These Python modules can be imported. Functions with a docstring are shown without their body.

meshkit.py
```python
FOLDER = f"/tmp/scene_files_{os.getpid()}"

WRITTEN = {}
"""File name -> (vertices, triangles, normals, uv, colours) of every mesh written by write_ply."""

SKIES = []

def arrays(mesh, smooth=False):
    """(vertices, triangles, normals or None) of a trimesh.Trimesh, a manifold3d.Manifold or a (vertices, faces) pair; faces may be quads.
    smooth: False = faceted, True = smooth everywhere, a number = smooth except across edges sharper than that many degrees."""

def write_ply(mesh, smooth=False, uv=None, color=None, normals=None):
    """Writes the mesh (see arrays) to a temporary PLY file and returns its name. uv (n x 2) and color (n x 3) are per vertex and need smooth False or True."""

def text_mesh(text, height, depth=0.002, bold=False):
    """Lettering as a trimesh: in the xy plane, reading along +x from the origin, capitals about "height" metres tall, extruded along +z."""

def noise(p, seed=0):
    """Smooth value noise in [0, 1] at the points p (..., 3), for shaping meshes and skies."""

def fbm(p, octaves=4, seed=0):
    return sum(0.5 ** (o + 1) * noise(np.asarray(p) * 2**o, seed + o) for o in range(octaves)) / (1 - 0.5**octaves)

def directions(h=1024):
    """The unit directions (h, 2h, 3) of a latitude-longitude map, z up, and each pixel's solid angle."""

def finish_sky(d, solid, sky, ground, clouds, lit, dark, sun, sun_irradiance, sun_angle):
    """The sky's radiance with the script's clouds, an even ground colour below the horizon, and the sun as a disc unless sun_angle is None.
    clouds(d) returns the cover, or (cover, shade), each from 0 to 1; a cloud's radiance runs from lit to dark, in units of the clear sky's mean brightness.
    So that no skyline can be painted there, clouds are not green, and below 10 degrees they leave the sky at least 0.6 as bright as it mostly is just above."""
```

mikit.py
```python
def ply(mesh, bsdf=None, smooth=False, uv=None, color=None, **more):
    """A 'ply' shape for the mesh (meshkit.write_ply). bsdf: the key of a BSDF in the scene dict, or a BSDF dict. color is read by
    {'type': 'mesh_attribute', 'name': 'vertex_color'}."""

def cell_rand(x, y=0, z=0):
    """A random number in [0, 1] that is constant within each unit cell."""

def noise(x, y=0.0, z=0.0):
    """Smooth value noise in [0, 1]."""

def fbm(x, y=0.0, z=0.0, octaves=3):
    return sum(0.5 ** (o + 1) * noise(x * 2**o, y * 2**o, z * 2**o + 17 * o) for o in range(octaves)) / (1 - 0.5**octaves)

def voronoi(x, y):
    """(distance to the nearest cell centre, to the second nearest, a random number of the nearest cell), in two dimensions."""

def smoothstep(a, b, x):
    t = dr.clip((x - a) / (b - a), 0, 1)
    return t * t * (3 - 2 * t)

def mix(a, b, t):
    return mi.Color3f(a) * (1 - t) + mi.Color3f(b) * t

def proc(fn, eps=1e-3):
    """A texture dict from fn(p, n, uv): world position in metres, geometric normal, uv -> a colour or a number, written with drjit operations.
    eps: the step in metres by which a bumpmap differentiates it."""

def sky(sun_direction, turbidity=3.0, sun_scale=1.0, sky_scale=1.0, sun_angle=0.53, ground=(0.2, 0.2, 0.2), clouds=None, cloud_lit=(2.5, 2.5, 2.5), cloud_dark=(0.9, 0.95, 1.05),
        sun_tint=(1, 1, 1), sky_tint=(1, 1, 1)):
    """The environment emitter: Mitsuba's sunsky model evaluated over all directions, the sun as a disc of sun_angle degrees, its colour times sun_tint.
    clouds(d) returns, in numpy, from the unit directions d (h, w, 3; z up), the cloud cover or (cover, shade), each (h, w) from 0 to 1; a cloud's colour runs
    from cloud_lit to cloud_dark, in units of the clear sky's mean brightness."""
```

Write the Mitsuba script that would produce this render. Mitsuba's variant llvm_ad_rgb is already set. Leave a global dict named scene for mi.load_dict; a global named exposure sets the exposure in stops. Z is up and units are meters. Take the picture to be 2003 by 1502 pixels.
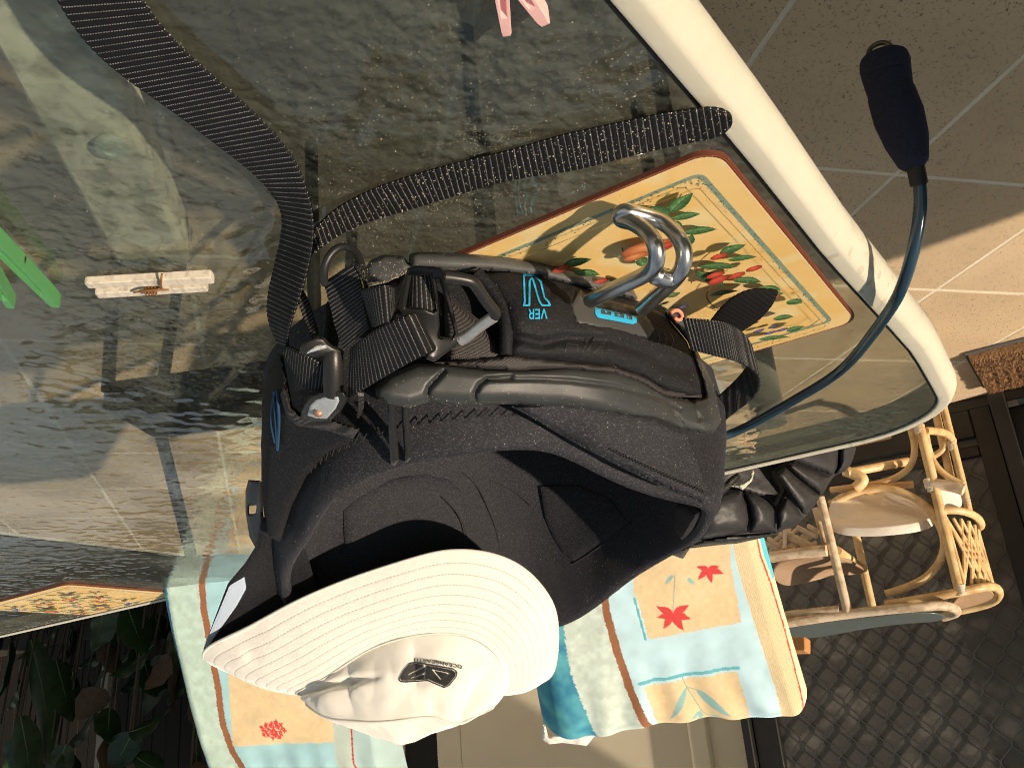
import math, random
import numpy as np, trimesh, manifold3d
import drjit as dr
import mitsuba as mi
import mikit, meshkit
from shapely.geometry import Polygon, Point, LineString, MultiPolygon, box as sbox
from shapely import affinity, contains_xy, prepare, union_all
from scipy.spatial import Delaunay, cKDTree

random.seed(7); RNG = np.random.default_rng(7)
scene, labels = {}, {}
A3 = np.array

# ---------------------------------------------------------------- camera, sun, sky, exposure
# World: x runs along the table's far edge (and the house wall), y towards the house, z up; origin on the floor under the table's far left corner.
TABLE = 0.70
FOCAL, PITCH, ROLL = 1740.0, math.radians(20.9), math.radians(-4.95)      # the phone was held upside down
AX = A3([.845, .535]) / np.linalg.norm([.845, .535]); AY = A3([-AX[1], AX[0]])
EYE = A3([-0.07144, -1.05709, TABLE + 0.27])
def cam_dir(u, v):
    xr, yr = -(u - 1001.5), (v - 751.0)
    c, s = math.cos(ROLL), math.sin(ROLL)
    x, y = c * xr - s * yr, s * xr + c * yr
    cp, sp = math.cos(PITCH), math.sin(PITCH)
    f, z = cp * FOCAL + sp * y, -sp * FOCAL + cp * y
    return A3([AX @ [x, f], AY @ [x, f], z])
def cam_yaw(w): return A3([AX[0] * w[0] + AY[0] * w[1], AX[1] * w[0] + AY[1] * w[1], w[2]])
_fwd = cam_dir(1001.5, 751.0); _up = cam_dir(1001.5, 650.0) - _fwd
scene['camera'] = {'type': 'perspective', 'fov': 2 * math.degrees(math.atan(1001.5 / FOCAL)), 'fov_axis': 'x', 'near_clip': 0.01, 'far_clip': 200.0,
                   'to_world': mi.ScalarTransform4f().look_at(origin=EYE.tolist(), target=(EYE + _fwd / np.linalg.norm(_fwd)).tolist(), up=(_up / np.linalg.norm(_up)).tolist())}
SUN = A3([-.795, -.165, .48])
def thin_cloud(d):
    n = meshkit.fbm(d / np.maximum(d[..., 2:], .12) * [1.1, 1.1, 0] + 3, 5, 2)
    return np.clip(np.clip((n - .34) * 2.2, .10, .75) + .55 * np.exp(-d[..., 2] * 4), 0, .9), np.clip((n - .6) * 2, 0, .5)
scene['daylight'] = mikit.sky(SUN.tolist(), turbidity=3.5, sun_scale=1.0, sky_scale=0.80, sun_angle=1.0, sun_tint=(.96, 1.0, 1.13), sky_tint=(1.11, 1.0, .80), clouds=thin_cloud, cloud_lit=(1.75, 1.7, 1.55), cloud_dark=(.95, .95, .95))
exposure = 2.0

def tab(u, v, h=0.0):
    "where the line of sight through photo pixel (u, v) meets the plane h above the table top (used to measure the photograph)"
    d = cam_dir(u, v); return EYE + d * ((TABLE + h - EYE[2]) / d[2])
def ony(u, v, y):
    d = cam_dir(u, v); return EYE + d * ((y - EYE[1]) / d[1])
def dep(u, v, r):
    "point at ground distance r ahead of the camera"
    d = cam_dir(u, v); f = AX[1] * d[0] + AY[1] * d[1]; return EYE + d * (r / f)

# ---------------------------------------------------------------- bookkeeping
def key_for(base):
    if base not in scene and base not in labels and not any(k.startswith(base + '__') for k in scene): return base
    i = 1
    while f'{base}_{i:03d}' in scene or f'{base}_{i:03d}' in labels: i += 1
    return f'{base}_{i:03d}'
_count = {}
def numbered(base):
    n = _count.get(base, 0); _count[base] = n + 1
    return base if n == 0 else f'{base}_{n:03d}'
def thing(name, label, cat, group=None, kind=None):
    k = numbered(name); labels[k] = {'label': label, 'category': cat}
    if group: labels[k]['group'] = group
    if kind: labels[k]['kind'] = kind
    return k
def struct(name):
    k = numbered(name); labels[k] = {'kind': 'structure'}; return k
def put(name, mesh, mat, parent=None, smooth=False, label=None, kind=None, **kw):
    k = numbered(parent + '__' + name if parent else name)
    scene[k] = mikit.ply(mesh, mat, smooth=smooth, **kw)
    if label or kind:
        labels.setdefault(k, {})
        if label: labels[k]['label'] = label
        if kind: labels[k]['kind'] = kind
    return k
def solo(name, mesh, mat, label, cat, smooth=False, group=None, kind=None, **kw):
    k = thing(name, label, cat, group, kind); scene[k] = mikit.ply(mesh, mat, smooth=smooth, **kw); return k

# ---------------------------------------------------------------- mesh helpers
def V(*a): return A3(a, float)
def unit(v): v = np.asarray(v, float); return v / max(np.linalg.norm(v), 1e-12)
def spline(pts, n, closed=False):
    from scipy.interpolate import CubicSpline
    P = np.asarray(pts, float)
    if closed: P = np.vstack([P, P[:1]])
    d = np.concatenate([[0], np.cumsum(np.maximum(np.linalg.norm(np.diff(P, axis=0), axis=1) ** .6, 1e-9))])
    cs = CubicSpline(d, P, bc_type='periodic' if closed else 'natural')
    t = np.linspace(0, d[-1], n, endpoint=not closed)
    return cs(t)
def even(P, step):
    P = np.asarray(P); L = np.concatenate([[0], np.cumsum(np.linalg.norm(np.diff(P[:, :3], axis=0), axis=1))])
    n = max(2, int(round(L[-1] / step)) + 1); t = np.linspace(0, L[-1], n)
    return np.stack([np.interp(t, L, P[:, k]) for k in range(P.shape[1])], 1)
def cat(ms):
    vs, fs, o = [], [], 0
    for m in ms:
        if isinstance(m, trimesh.Trimesh): v, f = m.vertices, m.faces
        else: v, f = m
        v = np.asarray(v, float); f = np.asarray(f, int)
        if f.shape[1] == 4: f = np.vstack([f[:, [0, 1, 2]], f[:, [0, 2, 3]]])
        vs.append(v); fs.append(f + o); o += len(v)
    return np.vstack(vs), np.vstack(fs)
def loft(rings, closed=True, caps=True):
    R = np.asarray(rings, float); m, n = R.shape[:2]
    v = R.reshape(-1, 3); i = np.arange(m - 1)[:, None] * n; j = np.arange(n if closed else n - 1)[None]
    a, b = i + j, i + (j + 1) % n
    f = np.stack([a, b, b + n, a + n], -1).reshape(-1, 4)
    f = np.vstack([f[:, [0, 1, 2]], f[:, [0, 2, 3]]])
    if caps and closed:
        c = len(v); v = np.vstack([v, R[0].mean(0), R[-1].mean(0)]); k = np.arange(n)
        f = np.vstack([f, np.stack([k * 0 + c, (k + 1) % n, k], 1), np.stack([k * 0 + c + 1, k + (m - 1) * n, (k + 1) % n + (m - 1) * n], 1)])
    return v, f
def tube(pts, r, n=10, caps=True, up=None, flat=1.0, closed=False):
    P = np.asarray(pts, float); m = len(P)
    r = np.broadcast_to(np.asarray(r, float), m)
    T = np.gradient(P, axis=0) if not closed else (np.roll(P, -1, 0) - np.roll(P, 1, 0))
    T /= np.maximum(np.linalg.norm(T, axis=1, keepdims=True), 1e-12)
    x = up if up is not None else (V(0, 0, 1) if abs(T[0][2]) < .9 else V(1, 0, 0))
    rings = []; ang = np.arange(n) * 2 * np.pi / n
    for k in range(m):
        x = x - T[k] * (x @ T[k])
        x = unit(x); y = np.cross(T[k], x)
        rings.append(P[k] + r[k] * (np.cos(ang)[:, None] * x * flat + np.sin(ang)[:, None] * y))
    if closed:
        rings.append(rings[0]); return loft(rings, True, False)
    return loft(rings, True, caps)
def hull(points): 
    h = trimesh.convex.convex_hull(np.asarray(points, float)); return h.vertices, h.faces
def cbox(x0, x1, y0, y1, z0, z1, c=0.002):
    c = min(c, (x1 - x0) / 3, (y1 - y0) / 3, (z1 - z0) / 3); P = []
    for x, sx in ((x0, 1), (x1, -1)):
        for y, sy in ((y0, 1), (y1, -1)):
            for z, sz in ((z0, 1), (z1, -1)):
                P += [[x + sx * c, y + sy * c, z], [x + sx * c, y, z + sz * c], [x, y + sy * c, z + sz * c]]
    return hull(P)
def xform(m, M):
    v, f = m; v = np.asarray(v) @ np.asarray(M)[:3, :3].T + np.asarray(M)[:3, 3]; return v, f
def frame(o, x, y=None, z=None):
    x = unit(x)
    if z is None: z = unit(np.cross(x, y)); y = np.cross(z, x)
    else: z = unit(z - x * (x @ z)); y = np.cross(z, x)
    M = np.eye(4); M[:3, 0], M[:3, 1], M[:3, 2], M[:3, 3] = x, y, z, o; return M
def bar(p0, p1, w, h, up=(0, 0, 1), c=.0015):
    p0, p1 = A3(p0, float), A3(p1, float); L = np.linalg.norm(p1 - p0)
    return xform(cbox(0, L, -w / 2, w / 2, -h / 2, h / 2, c), frame(p0, p1 - p0, z=A3(up, float)))
def prism(poly, z0, z1):
    ms = []
    for g in getattr(poly, 'geoms', [poly]):
        if g.area <= 0: continue
        m = trimesh.creation.extrude_polygon(g, z1 - z0, engine='earcut'); ms.append((m.vertices + [0, 0, z0], m.faces))
    return cat(ms)
def rrect(x0, x1, y0, y1, r, n=8):
    out = []
    for cx, cy, a0 in ((x1 - r, y1 - r, 0), (x0 + r, y1 - r, 90), (x0 + r, y0 + r, 180), (x1 - r, y0 + r, 270)):
        for a in np.linspace(a0, a0 + 90, n): out.append((cx + r * math.cos(math.radians(a)), cy + r * math.sin(math.radians(a))))
    return A3(out)
def lathe(profile, n=24, o=(0, 0, 0), axis=(0, 0, 1)):
    z = unit(axis); x = unit(np.cross(z, [0.31, .77, .2])); y = np.cross(z, x); a = np.arange(n) * 2 * np.pi / n
    rings = [A3(o) + z * h + r * (np.cos(a)[:, None] * x + np.sin(a)[:, None] * y) for r, h in profile]
    return loft(rings)
def mesh_in(poly, step):
    "points, triangles, distance to the outline of a triangulated polygon"
    P = Polygon(poly) if not hasattr(poly, 'geom_type') else poly
    if not P.is_valid: P = P.buffer(0)
    if P.geom_type == 'MultiPolygon': P = max(P.geoms, key=lambda g: g.area)
    edge = []
    for ring in [P.exterior, *P.interiors]:
        n = max(8, int(ring.length / step)); edge += [ring.interpolate(t, normalized=True).coords[0] for t in np.arange(n) / n]
    x0, y0, x1, y1 = P.bounds
    g = []
    for j, y in enumerate(np.arange(y0, y1, step * .866)): g += [(x + (j % 2) * step / 2, y) for x in np.arange(x0, x1, step)]
    g = A3(g); inner = P.buffer(-step * .45); g = g[contains_xy(inner, g[:, 0], g[:, 1])] if not inner.is_empty else g[:0]
    pts = np.vstack([A3(edge), g]); tri = Delaunay(pts).simplices
    c = pts[tri].mean(1); tri = tri[contains_xy(P, c[:, 0], c[:, 1])]
    e1, e2 = pts[tri[:, 1]] - pts[tri[:, 0]], pts[tri[:, 2]] - pts[tri[:, 0]]
    s = e1[:, 0] * e2[:, 1] - e1[:, 1] * e2[:, 0]
    tri = np.where((s > 0)[:, None], tri, tri[:, ::-1])
    kd = cKDTree(A3([P.exterior.interpolate(t, normalized=True).coords[0] for t in np.linspace(0, 1, 600)] + [r.interpolate(t, normalized=True).coords[0] for r in P.interiors for t in np.linspace(0, 1, 200)]))
    d = kd.query(pts)[0]; d[:len(edge)] = 0
    return pts, tri, d, len(edge)

# ---------------------------------------------------------------- materials
def rgb(*c): return {'type': 'rgb', 'value': list(map(float, c))}
def mat(name, base, rough=.6, metal=0.0, spec=.5, bump=None, bscale=.0005, **kw):
    b = base if isinstance(base, dict) else rgb(*base)
    d = {'type': 'principled', 'base_color': b, 'roughness': rough, 'metallic': metal, 'specular': spec, **kw}
    if bump is not None: d = {'type': 'bumpmap', 'arbitrary': bump, 'scale': bscale, 'bsdf': d}
    scene[name] = {'type': 'twosided', 'bsdf': d}
    return name
P_, N_, F_ = mikit.proc, mikit.noise, mikit.fbm
def speckle(base, dark, scale, thr, big=8, var=.25):
    def fn(p, n, uv):
        k = N_(p.x * scale, p.y * scale, p.z * scale); k2 = N_(p.x * scale * .45 + 9, p.y * scale * .45, p.z * scale * .45)
        g = F_(p.x * big, p.y * big, p.z * big)
        c = mikit.mix(base, tuple(x * (1 - var) for x in base), g)
        t = mikit.smoothstep(thr, thr + .06, k) * mikit.smoothstep(.45, .6, k2)
        return mikit.mix(c, dark, t)
    return P_(fn)
VC = {'type': 'mesh_attribute', 'name': 'vertex_color'}
# ---------------------------------------------------------------- setting materials
mat('tile_mat', speckle((.68, .515, .33), (.22, .145, .08), 460, .735, 6, .22), rough=.62, bump=P_(lambda p, n, uv: N_(p.x * 420, p.y * 420, p.z * 420) + N_(p.x * 900, p.y * 900)), bscale=.0006)
mat('tile_mat_pale', speckle((.71, .545, .355), (.22, .145, .08), 480, .735, 5, .22), rough=.62, bump=P_(lambda p, n, uv: N_(p.x * 420 + 5, p.y * 420, p.z * 420) + N_(p.x * 900, p.y * 900)), bscale=.0006)
mat('grout_mat', speckle((.85, .78, .62), (.6, .52, .38), 300, .7, 9, .2), rough=.9)
mat('soil_mat', speckle((.03, .022, .015), (.01, .008, .006), 60, .6, 5, .5), rough=.95)
mat('wall_mat', P_(lambda p, n, uv: mikit.mix((.74, .69, .54), (.66, .60, .46), F_(p.x * 3, p.y * 3, p.z * 3))), rough=.8)
mat('black_paint', P_(lambda p, n, uv: mikit.mix((.007, .007, .007), (.016, .015, .014), F_(p.x * 30, p.y * 30, p.z * 30))), rough=.4)
mat('black_panel', P_(lambda p, n, uv: mikit.mix((.075, .073, .066), (.19, .182, .162), mikit.smoothstep(.52, .8, F_(p.x * 9, p.y * 9, p.z * 9, octaves=5)))), rough=.42)
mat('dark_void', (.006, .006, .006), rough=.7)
mat('concrete_mat', speckle((.22, .2, .17), (.1, .09, .08), 120, .7), rough=.9)
mat('brick_mat', speckle((.23, .10, .055), (.1, .05, .03), 90, .7, 20, .4), rough=.9)
mat('mortar_mat', (.35, .32, .27), rough=.95)
mat('timber_mat', P_(lambda p, n, uv: mikit.mix((.010, .008, .006), (.02, .014, .010), F_(p.x * 60, p.y * 60, p.z * 3))), rough=.85)
mat('post_mat', (.30, .28, .24), rough=.6)

# ---------------------------------------------------------------- ground: diagonal tiles on a grout bed, soil beyond
scene_floor = struct('patio_floor')
put('grout_bed', cbox(-4.5, 3.95, -4.5, 2.44, -.06, -.0014, .001), 'grout_mat', scene_floor)
TH = math.radians(42); DX, DY = V(math.cos(TH), math.sin(TH), 0), V(-math.sin(TH), math.cos(TH), 0)
fld = sbox(-4.4, -4.4, 3.9, 2.435)
view_pts = sbox(-1.2, -1.6, 3.0, 2.435)
rest = []
PT = .464
for i in range(-10, 12):
    for j in range(-10, 12):
        g = .0048
        x0, x1, y0, y1 = .516 + i * PT + g, .516 + (i + 1) * PT - g, -.005 + j * PT + g, -.005 + (j + 1) * PT - g
        q = A3([[x0, y0], [x1, y0], [x1, y1], [x0, y1]])
        w = q[:, :1] * DX[:2] + q[:, 1:] * DY[:2]
        poly = Polygon(w).intersection(fld)
        if poly.is_empty or poly.area < 1e-3: continue
        dz = RNG.uniform(-.0006, .0006)
        inner = poly.buffer(-.002)
        if inner.is_empty: continue
        c = A3(poly.exterior.coords)[:-1]; ci = A3([poly.centroid.x, poly.centroid.y])
        pts = [[*p, -.02] for p in c] + [[*p, dz - .0015] for p in c] + [[*(p + (ci - p) / np.linalg.norm(ci - p) * .003), dz] for p in c]
        m = hull(pts)
        if poly.intersects(view_pts): put('tile', m, 'tile_mat' if RNG.random() < .6 else 'tile_mat_pale', scene_floor)
        else: rest.append(m)
put('far_tiles', cat(rest), 'tile_mat', scene_floor, kind='stuff')
k = struct('garden_ground'); n = 80
gx, gy = np.meshgrid(np.r_[np.linspace(-40, -6, 12), np.linspace(-5, 9, 60), np.linspace(10, 60, 12)], np.r_[np.linspace(-40, -6, 12), np.linspace(-5, 6, 48), np.linspace(7, 60, 12)], indexing='ij')
gz = -.09 + 0.03 * meshkit.fbm(np.stack([gx * 3, gy * 3, gx * 0], -1)) - .03
rows, cols = gx.shape; idx = np.arange(rows * cols).reshape(rows, cols)
ff = np.stack([idx[:-1, :-1], idx[1:, :-1], idx[1:, 1:], idx[:-1, 1:]], -1).reshape(-1, 4)
scene[k] = mikit.ply((np.stack([gx, gy, gz], -1).reshape(-1, 3), ff), 'soil_mat', smooth=True)

# ---------------------------------------------------------------- house wall, added overhang for shade, door step
YW = 2.50
hw = thing('house_wall', 'cream painted house wall behind the chairs, beside the black screen door', 'wall')
xw = lambda u, v=1440: float(ony(u, v, YW)[0])
put('panel', cbox(xw(1465), xw(900) - .002, YW, YW + .12, .1, 2.6, .003), 'wall_mat', hw)
put('panel', cbox(xw(900) + .002, xw(855, 1470), YW, YW + .12, .1, 2.6, .003), 'wall_mat', hw)
put('edge_strip', cbox(xw(1390), xw(1354), YW - .04, YW - .001, .1, 2.6, .004), 'wall_mat', hw)
put('upper_panel', cbox(-1.5, 2.998, YW + .02, YW + .14, 2.08, 2.62, .003), 'wall_mat', hw)
put('side_panel', cbox(-1.5, .042, YW + .02, YW + .14, -.02, 2.07, .003), 'wall_mat', hw)
put('panel', cbox(3.0, 3.9, YW, YW + .12, .0, 2.6, .003), 'wall_mat', hw)
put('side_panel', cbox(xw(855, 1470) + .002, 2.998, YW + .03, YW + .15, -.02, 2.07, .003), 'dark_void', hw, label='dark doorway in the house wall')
put('window_leaf', cbox(-.5, .10, YW - .01, YW + .015, .05, 2.05, .003), 'black_paint', hw)
put('shade_pier', cbox(-.80, -.52, YW - .20, YW + .019, -.02, 2.6, .004), 'wall_mat', hw)  # added out of view to cast shade on the end of the door
put('shade_eave', cbox(-.3, 4.7, 1.35, 4.2, 2.42, 2.5, .004), 'timber_mat', hw)  # added unseen overhang, shades the plants and darkens reflections in the glass
put('sill', cbox(xw(1465), xw(855, 1470), YW - .03, YW + .1, .0, .098, .003), 'black_paint', hw)
# ---------------------------------------------------------------- patio table
mat('rim_mat', P_(lambda p, n, uv: mikit.mix(mikit.mix((.63, .61, .50), (.55, .53, .43), F_(p.x * 35, p.y * 35, p.z * 35, octaves=4)), (.42, .38, .28), .55 * mikit.smoothstep(.70, .78, N_(p.x * 130, p.y * 130, p.z * 130)) * mikit.smoothstep(.5, .7, F_(p.x * 14, p.y * 14, p.z * 14)))), rough=.42, bump=P_(lambda p, n, uv: N_(p.x * 900, p.y * 900, p.z * 900)), bscale=.00012)
mat('brace_light_mottle', P_(lambda p, n, uv: mikit.mix((.92, .90, .76), (.50, .48, .37), mikit.smoothstep(.35, .7, F_(p.x * 90, p.y * 90, p.z * 90, octaves=4)))), rough=.5)  # pale and dark mottle stands in for sunlight rippled by the glass
mat('leg_plain', (.42, .39, .36), rough=.5)
mat('black_rubber', (.012, .012, .012), rough=.55)
mat('clear_rubber', (.62, .72, .64), rough=.25)
scene['table_glass'] = {'type': 'thindielectric', 'int_ior': 1.62, 'specular_transmittance': rgb(.69, .74, .68)}
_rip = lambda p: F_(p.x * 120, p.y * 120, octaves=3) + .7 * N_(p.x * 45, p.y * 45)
scene['glass_film'] = {'type': 'mask', 'opacity': P_(lambda p, n, uv: .16 + .30 * mikit.smoothstep(.36, .76, F_(p.x * 11, p.y * 11, octaves=5)) * (.6 + .8 * N_(p.x * 420, p.y * 420))),  # added film: haze and rippled glints of the glass put into a layer
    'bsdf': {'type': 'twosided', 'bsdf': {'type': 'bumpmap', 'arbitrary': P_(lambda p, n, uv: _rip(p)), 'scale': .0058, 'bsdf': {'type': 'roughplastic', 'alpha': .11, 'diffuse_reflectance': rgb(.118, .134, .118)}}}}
X1, Y0, RC = 2.2, -1.25, .14
def bow(x, y):       # the table's left side is slightly bowed
    w = np.interp(y, [-1.25, -.79, -.65, -.50, -.36, -.26, -.13, .03], [.004, .002, -.003, -.0045, -.011, -.015, -.010, 0])
    return x + w * np.clip(1 - x / .35, 0, 1)
def contour(t, z, n=14):
    c = rrect(-.003 + t, X1 - t, Y0 + t, .0255 - t, max(.02, RC - t), n)
    L = np.linspace(0, 1, 26)[1:-1, None]; c = np.vstack([c, c[-1] * (1 - L) + c[0] * L]); k = 2 * n - 1     # extra points along the right and left sides
    c = np.vstack([c[:k + 1], c[k] * (1 - L) + c[k + 1] * L, c[k + 1:]])
    return np.c_[bow(c[:, 0], c[:, 1]), c[:, 1], np.full(len(c), TABLE + z)]
PT_ = thing('patio_table', 'glass topped patio table with a cream metal rim, strewn with sand', 'table')
prof = [(.034, -.034), (.026, -.034), (.0195, -.031), (.0165, -.026), (.0155, -.019), (.0165, -.0125), (.0195, -.0062), (.0235, -.0012), (.0255, .0003), (.0275, .0008), (.0345, .0010), (.0362, .0002), (.0375, -.003), (.0378, -.012), (.034, -.013)]
dense = contour
put('rim', loft([dense(t, z) for t, z in prof] + [dense(*prof[0])], True, False), 'rim_mat', PT_, smooth=38)
put('gasket', tube(contour(.0378, -.0022), .0013, 6, closed=True), 'black_rubber', PT_, smooth=True)
# patterned glass: a rippled sheet
gx = np.arange(.0345, X1 - .0375, .0022); gy = np.arange(Y0 + .0375, -.0119, .0022)
GX, GY = np.meshgrid(gx, gy, indexing='ij')
q = np.stack([GX, GY, GX * 0], -1)
GZ = TABLE - .0028 + .00040 * (meshkit.noise(q * [118, 118, 1], 3) - .5) + .00042 * (meshkit.noise(q * [58, 58, 1], 5) - .5) + .00030 * (meshkit.noise(q * 27, 9) - .5) + .00014 * (meshkit.noise(q * 9, 4) - .5)
r = RC - .0375; cx, cy = .0345 + r, -.012 - r
for sx, ccx in ((1, cx), (-1, X1 - .0375 - r)):
    for sy, ccy in ((1, cy), (-1, Y0 + .0375 + r)):
        ox, oy = (ccx - GX) * sx, (GY - ccy) * sy
        d = np.hypot(ox, oy); m = (ox > 0) & (oy > 0) & (d > r)
        GX = np.where(m, ccx - sx * ox * r / np.maximum(d, 1e-9), GX); GY = np.where(m, ccy + sy * oy * r / np.maximum(d, 1e-9), GY)
GX = bow(GX, GY)
a_, b_ = GX.shape; idx = np.arange(a_ * b_).reshape(a_, b_)
gf = np.stack([idx[:-1, :-1], idx[1:, :-1], idx[1:, 1:], idx[:-1, 1:]], -1).reshape(-1, 4)
put('glass_top', (np.stack([GX, GY, GZ], -1).reshape(-1, 3), gf), 'table_glass', PT_, smooth=True, label='patterned glass table top dusted with sand')
put('haze_film', (np.stack([GX[::8, ::8], GY[::8, ::8], GX[::8, ::8] * 0 + TABLE - .0018], -1).reshape(-1, 3), (lambda i2: np.stack([i2[:-1, :-1], i2[1:, :-1], i2[1:, 1:], i2[:-1, 1:]], -1).reshape(-1, 4))(np.arange(GX[::8, ::8].size).reshape(GX[::8, ::8].shape))), 'glass_film', PT_, smooth=True, label='thin film added to give the glass a pale haze')
put('brace', bar((.40, -.742, TABLE - .048), (.02, -1.168, TABLE - .048), .046, .03, c=.003), 'brace_light_mottle', PT_, smooth=40, label='pale brace seen through the glass')
put('glass_pad', lathe([(.0, 0), (.0070, 0), (.0085, .003), (.0085, .005), (.0070, .0062), (.0036, .0064), (.0030, .0052), (0, .0052)], 28, (.3015, -.8385, TABLE - .0325 + .001)), 'clear_rubber', PT_, smooth=35)
for x, y in ((.215, -.045), (X1 - .1, -.09), (X1 - .1, Y0 + .1), (.34, Y0 + .1)):
    put('leg', tube([(x, y, TABLE - .036), (x, y, .02), (x, y, .003)], [.02, .019, .02], 14), 'leg_plain', PT_, smooth=40)

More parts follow.
